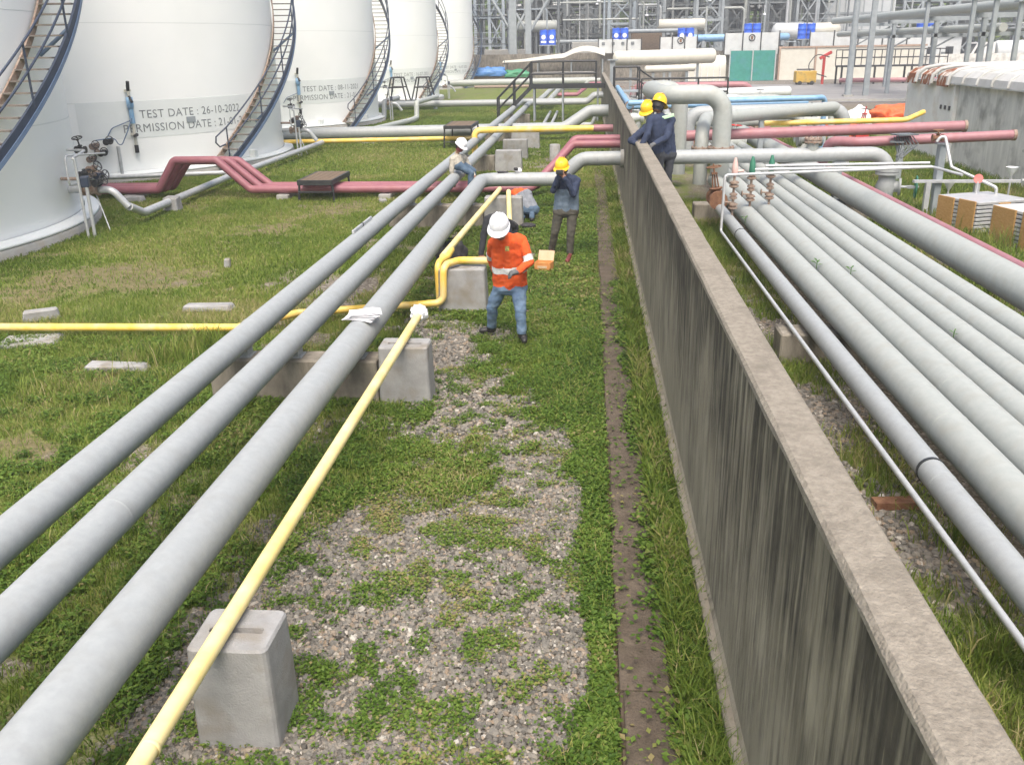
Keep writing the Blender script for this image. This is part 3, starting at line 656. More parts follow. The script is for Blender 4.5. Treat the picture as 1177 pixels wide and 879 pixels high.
for k in range(2):
    pipe(['upper dull red pipe jogging up to the far wall end', 'lower dull red pipe jogging up to the far wall end'][k], [(-2., 64+k*1.2, .4), (-.7, 64+k*1.2, .4), (.2, 66+k*1.2, 1.), (.9, 66+k*1.2, 1.)], .10, PINK, .2, 10)
pipe('pale pipe jogging up to the far end of the wall', [(-2., 70, .6), (-.3, 70, .6), (.1, 70, 1.1), (.9, 70, 1.1)], .16, GREYC, .3, 10)

# black step-overs above the low pipes
def step_over(x, y, ln, wd, h, label, m=WOOD, supports=True):
    t = thing('step_over', label, 'step platform', (x, y, 0))
    n = 5
    for k in range(n): MB().box((x-wd/2+wd*(k+.5)/n, y, h-.02), (wd/n-.015, ln, .04), 0, .004).build('plank', m, t)
    for sx in (-1, 1):
        MB().box((x+sx*(wd/2+.03), y, h-.06), (.05, ln+.02, .12), 0, .004).build('side_rail', BLACK, t)
        for sy in (-1, 1): MB().cyl((x+sx*(wd/2+.02)*1.08, y+sy*(ln/2-.05)*1.04, -.05), (x+sx*(wd/2+.02), y+sy*(ln/2-.05), h-.06), .03, 8).build('leg', BLACK, t)
    for sy in (-1, 1): MB().box((x, y+sy*(ln/2+.02), h-.06), (wd+.1, .04, .12)).build('end_rail', BLACK, t)
    MB().box((x, y-ln/2-.05, .22), (wd+.06, .1, .03)).build('step', BLACK, t)
    return t
step_over(-6.65, 23.15, 1.7, .78, .50, 'dark timber step-over bridging the red pipes beside their raised loop')
step_over(-4.75, 35.6, 2.2, .95, .80, 'dark step-over bridging the fat grey and thin yellow pipes')

# ================================================================ tanks
TR, TXC, TH = 7.0, -17.75, 11.2
TYS = [17.12, 31.59, 47.72, 68.5, 90.31]
TEXTS = [None, ('TEST DATE : 26-10-2022', 'PERMISSION DATE : 21-01-2023'), ('TEST DATE : 08-11-2021', 'PERMISSION DATE : 21-01-2023'), ('TEST DATE : 16-07-2021', 'PERMISSION DATE : 21-01-2022'), ('TEST DATE : 16-07-2021', 'PERMISSION DATE : 21-01-2022')]
TLAB = ['white storage tank cut by the left edge, nearest the camera', 'big white tank marked TEST DATE : 26-10-2022', 'white tank marked TEST DATE : 08-11-2021', 'white tank behind the black double-railed stile', 'farthest white storage tank beside the refinery']
A0, Z0, DZ = -30.0, .12, .098             # stair: start angle (deg), start height, rise per degree
A1 = A0+(TH-Z0-.3)/DZ
def text_on(body, size, ang, z, rad, c, parent, m):
    cu = bpy.data.curves.new('txt', 'FONT'); cu.body = body; cu.size = size; cu.resolution_u = 3; cu.space_character = 1.06
    o = bpy.data.objects.new('txt', cu); S.collection.objects.link(o); bpy.context.view_layer.update()
    me = bpy.data.meshes.new_from_object(o.evaluated_get(bpy.context.evaluated_depsgraph_get()))
    bm = bmesh.new(); bm.from_mesh(me); bmesh.ops.triangulate(bm, faces=bm.faces)
    bmesh.ops.subdivide_edges(bm, edges=[e for e in bm.edges if e.calc_length() > .12], cuts=1)
    q = MB(); vs = []
    for v in bm.verts:
        a = R(ang)+v.co.x/rad; vs.append((c[0]+rad*math.cos(a), c[1]+rad*math.sin(a), z+v.co.y))
    bm.verts.index_update(); q.add(vs, [tuple(v.index for v in f.verts) for f in bm.faces]); bm.free()
    bpy.data.objects.remove(o); bpy.data.meshes.remove(me)
    return q.build('lettering', m, parent)
def arc_strip(q, c, r0, r1, a0, a1, zf, h, n=40):
    """curved bar: radii r0..r1, height h, following zf(angle in deg) at its foot"""
    V = []; F = []
    for i in range(n+1):
        a = a0+(a1-a0)*i/n; z = zf(a); ca_, sa = math.cos(R(a)), math.sin(R(a))
        V += [(c[0]+r0*ca_, c[1]+r0*sa, z), (c[0]+r1*ca_, c[1]+r1*sa, z), (c[0]+r1*ca_, c[1]+r1*sa, z+h), (c[0]+r0*ca_, c[1]+r0*sa, z+h)]
    for i in range(n):
        for k in range(4): F.append((i*4+k, i*4+(k+1) % 4, i*4+4+(k+1) % 4, i*4+4+k))
    F += [(3, 2, 1, 0), tuple(n*4+k for k in range(4))]
    return q.add(V, [f[::-1] for f in F])
tread_me = MB().box((TR+.40, 0, 0), (.62, .20, .03)).mesh('tread'); tread_me.materials.append(mat('worn tread steel', (.13, .115, .10), (.2, .18, .16), 8, .8))
post_me = MB().cyl((0, 0, -.1), (0, 0, 1.02), .022, 8).mesh('rail_post'); post_me.materials.append(NAVY)
SEAM = mat('tank weld seam', (.68, .72, .71), (.73, .76, .75), 1, .5)
for ti, ty in enumerate(TYS):
    c = (TXC, ty); t = thing('storage_tank', TLAB[ti], 'tank', (TXC, ty, 0), 'white storage tanks in a row')
    MB().lathe([(TR, .25), (TR, TH)], (TXC, ty, 0), 128).build('shell', WHITE, t)
    MB().lathe([(TR+.12, TH), (TR+.12, TH+.08), (0, TH+1.1)], (TXC, ty, 0), 96).build('roof', WHITE, t)
    MB().lathe([(TR+.35, -.1), (TR+.35, .14), (TR+.30, .16), (TR-.1, .165)], (TXC, ty, 0), 96).build('foundation', CONC, t)
    MB().lathe([(TR+.02, .17), (TR+.32, .17), (TR+.32, .22), (TR+.02, .26)], (TXC, ty, 0), 96).build('base_flange', PANELW, t)
    for zz in (2.2, 4.3, 6.4, 8.5):
        MB().lathe([(TR+.0005, zz-.012), (TR+.004, zz), (TR+.0005, zz+.012)], (TXC, ty, 0), 128).build('weld_seam', SEAM, t)
    if TEXTS[ti]:
        q = MB(); arc_strip(q, c, TR+.001, TR+.006, -60, -9, lambda a: 1.18, 1.02, 30); pan = q.build('painted_panel', PANELW, t)
        text_on(TEXTS[ti][0], .325, -46.3, 1.72, TR+.010, c, t, INK); text_on(TEXTS[ti][1], .325, -50.5, 1.34, TR+.010, c, t, INK)
        q = MB(); a = R(-33.5); q.box((TXC+(TR+.02)*math.cos(a), ty+(TR+.02)*math.sin(a), 1.6), (.02, .3, .16), a); q.build('name_plate', STEEL, t)
    # spiral stair
    zf = lambda a: Z0+(a-A0)*DZ
    q = MB(); arc_strip(q, c, TR+.76, TR+.81, A0-1.5, A1, lambda a: zf(a)-.17, .27, 70); stair = q.build('staircase', NAVY, t)
    q = MB(); arc_strip(q, c, TR+.815, TR+.83, A0-1.0, A1, lambda a: zf(a)-.17, .10, 70); q.build('outer_trim', BLUEL, stair)
    q = MB(); arc_strip(q, c, TR+.05, TR+.09, A0-1.5, A1, lambda a: zf(a)-.12, .20, 70); q.build('inner_stringer', RUSTP, stair)
    nt_ = int((A1-A0)*DZ/.2)
    for k in range(nt_):
        a = A0+(k+.5)*.2/DZ; inst('tread', tread_me, stair, (TXC, ty, zf(a)+.02), (0, 0, R(a)))
    npst = int((A1-A0)/12.)
    for k in range(npst+1):
        a = A0+1.5+12*k; inst('rail_post', post_me, stair, (TXC+(TR+.80)*math.cos(R(a)), ty+(TR+.80)*math.sin(R(a)), zf(a)+.08))
    for hh, nm in ((1.08, 'handrail'), (.6, 'mid_rail')):
        pts = [(TXC+(TR+.80)*math.cos(R(a)), ty+(TR+.80)*math.sin(R(a)), zf(a)+hh) for a in np.linspace(A0+1.5, A1, 60)]
        if nm == 'handrail':
            p0 = Vector(pts[0]); tg = Vector((math.sin(R(A0)), -math.cos(R(A0)), 0))
            pts = [p0+tg*.1+Vector((0, 0, -.50)), p0+tg*.32+Vector((0, 0, -.55)), p0+tg*.45+Vector((0, 0, -.42)), p0+tg*.42+Vector((0, 0, -.25))]+pts
        MB().tube(pts, .024, 8).build(nm, NAVY, stair)
    for a in (A0+20, A0+42, A0+64, A0+86):
        q = MB(); p = Vector((TXC+TR*math.cos(R(a)), ty+TR*math.sin(R(a)), zf(a)-.75)); e = Vector((TXC+(TR+.80)*math.cos(R(a)), ty+(TR+.80)*math.sin(R(a)), zf(a)-.12))
        q.cyl(p, e, .04, 8); q.build('bracket', BLUEL, stair)
    # level gauge with a blue head on the shell
    g = R(-48.3); gp = lambda r, z: Vector((TXC+(TR+r)*math.cos(g), ty+(TR+r)*math.sin(g), z))
    if ti > 0:
        q = MB().cyl(gp(.12, .95), gp(.12, 2.65), .045, 10).box(gp(.06, 2.5), (.14, .14, .06)).box(gp(.06, 1.3), (.14, .14, .06)); gauge = q.build('level_gauge', CREAM, t)
        MB().lathe([(0, .22), (.09, .22), (.10, .0), (.06, -.14), (0, -.14)], gp(.12, 2.1), 14).cyl(gp(.12, 1.6), gp(.12, 2.), .07, 12).build('gauge_head', BLUE, gauge)
        for pa, pb, rv in ((gp(.12, 2.5), gp(.2, 2.75), .05), (gp(.12, 2.35), gp(.34, 2.2), .04), (gp(.12, 1.0), gp(.12, .78), .06), (gp(.12, 1.25), gp(.34, 1.3), .05)): MB().cyl(pa, pb, rv, 8).build('gauge_valve', BLACK, gauge)
        MB().tube(fillet([gp(.1, 1.7), gp(.14, 1.5)+Vector((-.5, -.3, 0)), gp(.14, 1.2)+Vector((-.7, -.35, 0)), gp(.14, 1.25)+Vector((-1.1, -.5, 0))], .2), .015, 6).build('cable', BLUEL, gauge)
    # small fittings round the foot of the shell
    for a in ((-40, -24, -14) if ti < 3 else (-24,)):
        p = Vector((TXC+(TR+.1)*math.cos(R(a)), ty+(TR+.1)*math.sin(R(a)), .33)); MB().box(p, (.22, .18, .3), R(a), .02).build('anchor_bracket', PANELW, t)

# valve groups in front of the tanks
def wheel(q, c, d, r, n=14, t=.012, spokes=4):
    d = Vector(d).normalized(); u = d.orthogonal().normalized(); v = d.cross(u); c = Vector(c)
    pts = [c+(u*math.cos(2*math.pi*k/n)+v*math.sin(2*math.pi*k/n))*r for k in range(n+1)]
    q.tube(pts, t, 6, False)
    for k in range(spokes): q.cyl(c, c+(u*math.cos(2*math.pi*k/spokes)+v*math.sin(2*math.pi*k/spokes))*r, t*.7, 5)
def gate_valve(p, d, r, label, up=(0, 0, 1), m=RUSTP, wm_=BLACK, h=.5, group=None, wr=None):
    """valve body on a pipe axis d with bonnet, yoke, stem and handwheel along up"""
    p = Vector(p); d = Vector(d).normalized(); up = Vector(up).normalized()
    t = thing('gate_valve', label, 'valve', p-Vector((0, 0, r*1.4)), group)
    q = MB(); q.tube([p-d*r*1.6, p-d*r*.9, p, p+d*r*.9, p+d*r*1.6], r, 14, True, [r*1.05, r*1.0, r*1.35, r*1.0, r*1.05]); q.build('valve_body', m, t)
    for sg in (-1, 1):
        q = MB(); ring(q, p+d*sg*r*1.7, d, r*1.5, r*.3, 14); ring(q, p+d*sg*r*2.08, d, r*1.5, r*.3, 14); ring(q, p+d*sg*r*1.9, d, r*1.2, r*.6, 12); q.build('flange', m, t)
    q = MB(); q.tube([p+up*r*.8, p+up*r*1.5, p+up*r*1.55, p+up*r*1.8], r*.7, 12, True, [r*.8, r*.7, r*1.1, r*1.1]); q.build('bonnet', m, t)
    q = MB()
    s = d.cross(up)
    for sg in (-1, 1): q.cyl(p+up*r*1.8+s*sg*r*.5, p+up*h*.8+s*sg*r*.3, r*.12, 6)
    q.cyl(p+up*r*1.8, p+up*h*1.1, r*.14, 8); q.box(p+up*h*.8, (r*.9, r*.9, r*.3)); q.build('yoke', m, t)
    q = MB(); wheel(q, p+up*h, up, wr or max(r*1.15, .10), 18, .012 if not wr else .022); q.build('handwheel', wm_, t)
    return t
for ti, ty in enumerate(TYS[:4]):
    nm = ['nearest tank', 'tank marked 26-10-2022', 'tank marked 08-11-2021', 'tank behind the double stile'][ti]
    vx = TXC+TR; vy = ty+1.7
    pipe('grey outlet pipe with drooping elbow at the %s' % nm, [(vx-.3, vy, .80), (vx+.75, vy, .80), (vx+.75, vy, .80), (vx+1.0, vy+.1, .42)], .075, GALV, .25, 12)
    gate_valve((vx+.28, vy, .80), XD, .085, 'black handwheel valve on the outlet of the %s' % nm, (0, 0, 1), RUSTP, BLACK, .42, 'tank outlet valves')
    gate_valve((vx+.20, vy+.02, 1.62), XD, .05, 'small upper valve on the sampling line of the %s' % nm, (0, -.3, 1), BLACK, BLACK, .26, 'tank sampling valves')
    pipe('thin bent sampling tube in front of the %s' % nm, [(vx-.1, vy+.02, 1.62), (vx+.35, vy-.1, 1.62), (vx+.55, vy-1.0, 1.55), (vx+.6, vy-1.0, 1.55), (vx+.62, vy-1.0, -.05)], .028, GALV, .12, 8)
    q = MB(); tt = thing('gauge_post', 'thin steel post with a black box before the %s' % nm, 'post', (vx+.7, vy-.9, 0), 'gauge posts before the tanks')
    MB().cyl((vx+.7, vy-.9, -.05), (vx+.7, vy-.9, .98), .035, 8).build('pole', GALV, tt); MB().box((vx+.66, vy-.85, 1.08), (.16, .2, .22), .3, .02).build('control_box', NAVY, tt)
    MB().tube(fillet([(vx+.66, vy-.85, 1.08), (vx+.6, vy-.4, 1.05), (vx+.3, vy-.02, .95)], .1), .012, 6).build('cable', BLACK, tt)
for ti in (0, 1):
    ty = TYS[ti]; vx = TXC+TR; vy = ty+1.7; nm = ['nearest tank', 'tank marked 26-10-2022'][ti]
    for k, (dy, z, dx) in enumerate(((-.28, 1.15, .3), (.05, 1.22, .34), (.36, 1.05, .3), (-.1, .95, .5))):
        gate_valve((vx+dx, vy+dy, z), YD, .05, '%s small dark valve of the cluster at the %s' % (['left', 'upper', 'right', 'front'][k], nm), (1, -.3, .4 if k % 2 else .1), [BLACK, RUSTP, NAVY, BLACK][k], BLACK, .2, 'small valves clustered at the tank outlets')
    pipe('short rusty header joining the small valves at the %s' % nm, [(vx-.1, vy-.4, 1.08), (vx+.3, vy-.4, 1.08), (vx+.3, vy+.6, 1.08), (vx-.1, vy+.6, 1.08)], .035, RUSTP, .08, 8)
    pipe('thin white loop tube framing the valves of the %s' % nm, [(vx+.45, vy+.5, 1.5), (vx+.5, vy-1.15, 1.62), (vx+.52, vy-1.2, 1.05), (vx+.4, vy-.45, 1.0)], .018, GALV, .1, 8)
    pipe('slanting thin stay below the valves of the %s' % nm, [(vx+.3, vy+.1, .8), (vx+.75, vy-.35, .0)], .014, GALV, None, 6)
# cable and tubing on the shell of the tank marked 26-10-2022
gq = lambda a, r, z: Vector((TXC+(TR+r)*math.cos(R(a)), TYS[1]+(TR+r)*math.sin(R(a)), z))
for k, (a, z) in enumerate(((-57.5, 1.05), (-56, .85), (-54.5, 1.15), (-58.5, .7))):
    gate_valve(gq(a, .25, z), YD, .06, '%s valve of the dark group left of the blue gauge' % ['upper left', 'middle', 'upper right', 'lowest'][k], (.6, -.7, .3), [RUSTP, BLACK, BLACK, RUSTP][k], BLACK, .22, 'dark valve group left of the blue gauge')
pipe('pale blue cable looping left of the blue gauge', [gq(-57, .2, 1.2), gq(-53, .22, 1.25), gq(-52, .24, .95), gq(-50, .24, 1.4), gq(-48.6, .2, 1.75)], .016, BLUEL, .15, 6)
pipe('thin grey riser left of the blue gauge', [gq(-52.5, .2, .1), gq(-52.5, .2, 1.0)], .05, GALV, None, 10)
pipe('stub pipe joining the dark valve group to the tank', [gq(-57, -.1, .9), gq(-57, .45, .9)], .07, RUSTP, None, 10)
# drain pipes on the grass along the row of tanks
pipe('grey drain pipe sloping along the grass from the nearest tank', [(-9.75, 18.95, .42), (-9.72, 19.5, .2), (-9.95, 25., .22), (-9.9, 34.6, .24)], .085, GALV, .4, 14)
pipe('thin grey pipe low in front of the tank marked 26-10-2022', [(-15, 24.0, .3), (-9.9, 25.2, .34)], .06, GALV, None, 12)
pipe('white bent pipe between two tanks over the far grass', [(-9.6, 41, .12), (-8.7, 46.5, .15), (-8.7, 48., .15), (-8.7, 48.2, .9), (-8.5, 53.6, .9)], .13, GREYC, .2, 12)
pipe('grey riser pipe beside the double-railed stile', [(-10.6, 47, .1), (-10.6, 49, .1), (-10.6, 49.2, .9), (-10.6, 53., .9)], .13, GREY, .25, 12)
# ================================================================ stiles (railed crossing platforms)
def rails(q, pts, h, r=.025, mid=True):
    for p in pts: q.cyl(p, Vector(p)+Vector((0, 0, h)), r, 8)
    for a, b in zip(pts[:-1], pts[1:]):
        for k in ((1, .5) if mid else (1,)): q.cyl(Vector(a)+Vector((0, 0, h*k)), Vector(b)+Vector((0, 0, h*k)), r, 8)
st = thing('stile', 'black railed stile with stairs crossing pipes and wall', 'stile', (-1.5, 47, 0))
dz = 1.66
MB().box((-1.0, 47, dz), (3.6, .9, .06)).build('deck', STEEL, st)
for sy in (-.47, .47): MB().box((-1.0, 47+sy, dz-.02), (3.7, .06, .2)).build('deck_beam', BLACK, st)
for sy in (-.45, .45):
    q = MB(); rails(q, [(-2.75, 47+sy, dz), (-1.2, 47+sy, dz), (.4, 47+sy, dz)], 1.12, .042); q.build('deck_railing', BLACK, st)
    q = MB(); q.poly([(-4.55, 47+sy, .02), (-4.25, 47+sy, .02), (-2.7, 47+sy, dz-.1), (-2.7, 47+sy, dz+.12)], (0, .05, 0)); q.build('stringer', BLACK, st)
    q = MB(); rails(q, [(-4.4, 47+sy, .08), (-3.6, 47+sy, .85), (-2.78, 47+sy, dz)], 1.05, .04); q.build('stair_railing', BLACK, st)
    for x in (-2.6, -1.2, .5): MB().cyl((x, 47+sy, -.05), (x, 47+sy, dz-.1), .045, 8).build('leg', STEEL, st)
for k in range(7): MB().box((-4.3+k*.235, 47, .12+k*.225), (.24, .86, .03)).build('tread', STEEL, st)
st2 = thing('stile', 'black railed stair landing just behind the wall', 'stile', (2., 44, 0))
MB().box((1.75, 44, 1.5), (1.2, 1.6, .05)).build('deck', STEEL, st2)
for sy in (-.8, .8):
    q = MB(); rails(q, [(1.2, 44+sy, 1.5), (2.3, 44+sy, 1.5)], 1.05, .035); q.build('deck_railing', BLACK, st2)
    for x in (1.2, 2.3): MB().cyl((x, 44+sy, -.05), (x, 44+sy, 1.5), .045, 8).build('leg', BLACK, st2)
    q = MB(); rails(q, [(2.3, 44+sy, 1.45), (4.4, 44+sy, .05)], 1.0, .03); q.build('stair_railing', BLACK, st2)
q = MB(); rails(q, [(2.4, 43.2, .9), (3.6, 43.2, .9), (4.9, 43.2, .9), (6.2, 43.2, .9)], 1.15, .04); fnc = q
t = thing('railing', 'black railing running right from the wall among the pipes', 'railing', (4.3, 43.2, 0)); q.build('rail_run', BLACK, t)
MB().box((4.3, 43.4, .87), (4.2, .8, .06)).build('walkway', STEEL, t)
for x in (2.4, 4.3, 6.2): MB().cyl((x, 43.5, -.05), (x, 43.5, .85), .06, 8).build('leg', STEEL, t)
ds = thing('stile', 'black stile with two tapering railed ends among the far tanks', 'stile', (-10.4, 57, 0))
for x in (-11.45, -9.9):
    q = MB()
    for sx in (-1, 1):
        q.cyl((x+sx*.62, 56.6, .5), (x+sx*.3, 56.9, 1.85), .045, 8); q.cyl((x+sx*.62, 58., .5), (x+sx*.3, 57.8, 1.85), .045, 8); q.cyl((x+sx*.3, 56.9, 1.85), (x+sx*.3, 57.8, 1.85), .04, 8)
    for z, wd in ((1.85, .3), (1.3, .43)): q.cyl((x-wd, 56.9-.13*(z < 1.5), z), (x+wd, 56.9-.13*(z < 1.5), z), .04, 8); q.cyl((x-wd, 57.8, z), (x+wd, 57.8, z), .04, 8)
    q.build('end_railing', BLACK, ds)
MB().box((-10.65, 57.3, .5), (3.2, 1.4, .08)).build('deck', BLACK, ds)
for x in (-12.1, -9.2): MB().cyl((x, 57.3, -.05), (x, 57.3, .5), .12, 8).build('leg', STEEL, ds)

# ================================================================ behind the wall: the long pipe bundle
gate_valve((7.30, 20.3, 1.56), XD, .05, 'little rusty valve on top of the tall channel post', (0, 0, 1), RUST, RUST, .16)
def zr(r): return .35+r
RP = [(2.61, .102, 'narrow pale pipe nearest the wall in the right bundle'), (2.97, .16, 'wide pale pipe second from the wall in the right bundle'), (3.35, .16, 'wide pale pipe third from the wall in the right bundle'),
      (3.72, .135, 'fourth pale pipe from the wall in the right bundle'), (4.07, .135, 'fifth pale pipe from the wall in the right bundle'), (4.41, .135, 'sixth pale pipe from the wall in the right bundle'), (4.77, .135, 'seventh pale pipe from the wall, left of the big one')]
YEND = [19.2, 21.9, 24.5, 30, 34, 38, 42]
for i, (x, r, lb) in enumerate(RP):
    end = [(x, YEND[i], zr(r))]
    pipe(lb, [(x, -2, zr(r)), (x, YEND[i], zr(r))], r, GREYC if i else GREY, None, 24, welds=[((x, y+i*.9, zr(r)), YD) for y in (6.2, 12.2, 16.)],
         bands=[((x, 6.45, zr(r)), YD), ((x, 15.6, zr(r)), YD)] if i == 0 else ())
pipe('biggest grey pipe right of the pale bundle', [(5.32, 4, .62), (5.32, 60, .62)], .22, GREYC, None, 28)
pipe('pale red pipe running beside the biggest grey pipe', [(5.98, 4, .52), (5.98, 42, .52)], .085, PINKL, None, 16)
pipe('thin galvanised tube dropping to the ground beside the narrow pale pipe', [(2.42, -1, .40), (2.36, 16.2, .40), (2.38, 16.25, 1.36), (6.1, 17.0, 1.38), (6.35, 16.3, 1.33)], .024, GALV, .06, 10)
for k in range(2):
    pipe(['lower thin galvanised tube running right from the valve stems', 'upper thin galvanised tube running right from the valve stems'][k], [(2.95+.3*k, 17.2+.12*k, 1.33+.05*k), (6.15, 17.2+.12*k, 1.36+.05*k)], .026, GALV, None, 8)
for y, x0, x1, lb in ((10.45, 2.25, 5.7, 'dark concrete sleeper under the pale bundle beside bare gravel'), (3.2, 2.25, 5.7, 'dark sleeper under the near end of the pale bundle'), (19.6, 2.25, 6.2, 'sleeper under the pale bundle behind the valve stems')):
    MB().box(((x0+x1)/2, y, .16), (x1-x0, .42, .38), 0, .02).build('concrete_sleeper', CONCD, None, lb, 'sleeper', 'concrete sleepers under the pipes')
for y, lb in ((10.45, 'near'), (19.6, 'far')):
    MB().box((5.32, y, .375), (.3, .2, .05)).build('pipe_shoe', STEEL, None, 'low steel saddle under the biggest grey pipe, the %s one' % lb, 'pipe shoe', 'saddles under the biggest grey pipe')
MB().box((2.5, 6.75, .02), (.36, .12, .06), .1).build('rusty_bracket', RUST, None, 'rusty flat bracket under the thin galvanised tube', 'bracket')
# stems and relief valves standing on the bundle
def stack(x, z0, y, topm, lb):
    t = thing('relief_valve', lb, 'valve', (x, y, z0), 'relief valve stacks on the pale pipes')
    MB().cyl((x, y, z0-.03), (x, y, 1.36), .022, 8).build('stem', RUSTP, t)
    for z, r in ((z0+.16, .085), (z0+.34, .07), (z0+.55, .085)):
        q = MB(); ring(q, (x, y, z-.03), ZD, r, .03, 12); ring(q, (x, y, z+.03), ZD, r, .03, 12); q.cyl((x, y, z-.06), (x, y, z+.06), r*.7, 10); q.build('flange', RUSTP, t)
    MB().tube([(x, y, 1.24), (x, y, 1.30), (x, y, 1.44), (x, y, 1.56)], .04, 12, True, [.04, .058, .052, .022]).cyl((x, y, 1.33), (x+.16, y, 1.33), .022, 8).build('cap', topm, t)
    q = MB(); q.cyl((x, y, z0+.22), (x-.16, y-.04, z0+.24), .018, 6); wheel(q, (x-.16, y-.04, z0+.24), (1, 0, 0), .05, 10, .01); q.build('drain_cock', RUSTP, t)
stack(2.66, .545, 17.0, PALEPINK, 'rusty valve stem with pale pink cap on the narrow pipe')
stack(3.0, .66, 17.2, GREENP, 'rusty valve stem with green cap, left of two')
stack(3.38, .66, 17.4, GREENP, 'rusty valve stem with green cap, right of two')
gate_valve((2.56, 18.4, .62), YD, .12, 'rusty gate valve with horizontal handwheel beside the wall', (-.15, 0, 1), RUST, RUST, .62)
gate_valve((6.62, 21.12, .45), ZD, .17, 'valve with a green handwheel at the foot of the grey down pipe', (1, -.25, 0), GREY, GREENP, .62, None, .23)
# big risers
pipe('big pale pipe rising and looping left above the workers', [(3.05, 21.75, .4), (3.05, 21.75, 2.42), (1.75, 21.75, 2.42), (1.55, 24.6, 2.42), (2.35, 24.6, 2.42), (2.35, 24.6, .3)], .21, GREYC, .42, 24, flanges=[((3.05, 21.75, 1.22), ZD)])
pipe('pale riser bending right behind the big looping pipe', [(2.64, 22.0, .4), (2.64, 22.0, 1.62), (2.9, 23.6, 1.75), (7.2, 28, 1.72), (7.5, 28, .1)], .16, GREYC, .4, 18, flanges=[((2.64, 22.0, 1.2), ZD)])
pipe('long grey pipe crossing above the red pipe, bending down at right', [(2.9, 27.6, .5), (2.9, 27.6, 1.62), (7.35, 27.9, 1.66), (7.35, 27.9, -.1)], .19, GREY, .38, 18, bands=[((6.4, 27.84, 1.653), XD)])
pipe('upper faded pink pipe crossing the bundle and ending in a cap', [(.98, 24.6, 1.22), (9.6, 25.0, 1.40)], .135, PINKL, None, 18, caps=[((9.62, 25.0, 1.40), XD)])
pipe('lower faded pink pipe turning up from the ground and ending in a cap', [(5.75, 23.6, .3), (5.75, 22.9, 1.27), (6.3, 22.5, 1.27), (9.75, 22.5, 1.40)], .115, PINKL, .28, 16, caps=[((9.78, 22.5, 1.40), XD)])
pipe('yellow pipe running along the upper pink pipe', [(4.8, 26.2, 1.42), (8.6, 26.4, 1.46), (9.3, 27.2, 1.6)], .07, YEL, .4, 12)
pipe('thick short branch standing on the grey crossing pipe', [(4.95, 21.12, 1.2), (4.95, 21.12, 1.5)], .13, GREYC, None, 16, flanges=[((4.95, 21.12, 1.46), ZD)])
for k, (x, y, h) in enumerate(((5.55, 21.12, 1.0), (7.42, 20.3, 1.45), (4.86, 16.4, .5), (8.1, 25., 1.24), (8.2, 22.5, 1.22), (5.0, 27.7, 1.45))):
    t = thing('pipe_support', ['grey steel post under the crossing pipe above the bundle', 'tall grey channel post beside the stacked trays', 'short post leaning on the biggest pipe', 'post under the capped end of the upper pink pipe', 'post under the capped end of the lower pink pipe', 'grey post under the crossing pipe farther back'][k], 'pipe support', (x, y, 0), 'grey posts carrying crossing pipes')
    MB().box((x, y, h/2-.03), (.14, .14, h+.06), .1, .01).build('pole', STEEL, t); MB().box((x, y, h-.008), (.24, .24, .016)).build('saddle_plate', STEEL, t)
# second angled tube by the channel post
pipe('white tube sloping from the channel post to the stacked trays', [(7.22, 20.1, 1.5), (7.28, 20.1, 1.6), (7.38, 20.1, 1.6), (7.4, 19.6, 1.05), (8.1, 19.0, .72), (8.1, 19.0, -.05)], .03, GALV, .08, 8)
pipe('white tube passing behind the red marker disc', [(8.55, 19., .85), (11, 19.2, .92)], .035, GREYC, None, 8)
pipe('short white tube above the silver trays', [(8.9, 17.6, .75), (10.6, 17.8, .78)], .03, GREYC, None, 8)
pipe('white valve tube at the right edge before the stained shed', [(9.6, 21.5, 1.15), (11.2, 21.8, 1.16)], .035, GREYC, None, 8)
def marker(x, y, z, shape, m, lb):
    t = thing('marker_sign', lb, 'marker', (x, y, 0), 'markers on thin posts by the trays')
    MB().cyl((x, y, -.05), (x, y, z), .022, 8).build('pole', GALV, t)
    if shape == 'disc': q = MB(); ring(q, (x, y, z+.06), (0, 1, 0), .09, .02, 20); q.build('disc', m, t)
    else: MB().lathe([(.13, .2), (.02, 0.)], (x, y, z), 14).build('funnel', m, t)
marker(onY(1124, 209, 19.1).x, 19.1, onY(1124, 209, 19.1).z, 'disc', mat('faded red disc', (.68, .16, .14), (.72, .22, .2), 5, .5), 'round red marker disc on a thin post')
marker(onY(1090, 219, 20.8).x, 20.8, onY(1090, 219, 20.8).z, 'funnel', PLASTIC, 'white funnel on a thin post beside the tall channel post')
marker(onY(1162, 203, 20.6).x, 20.6, onY(1162, 203, 20.6).z, 'funnel', PLASTIC, 'white funnel on a thin post at the stained shed wall')
for x, y, z, lb in ((9.1, 17.2, .7, 'thin steel post in front of the silver trays'), (9.95, 16.6, .75, 'thin steel post at the right edge before the trays'), (9.3, 15.8, .7, 'thin leaning post nearest the camera by the trays')):
    t = thing('post', lb, 'post', (x, y, 0)); MB().cyl((x, y, -.05), (x-.05, y+.1, z), .03, 8).build('pole', GALV, t); MB().cyl((x-.05, y+.1, z), (x-.05, y+.1, z+.02), .05, 8).build('cap', GALV, t)
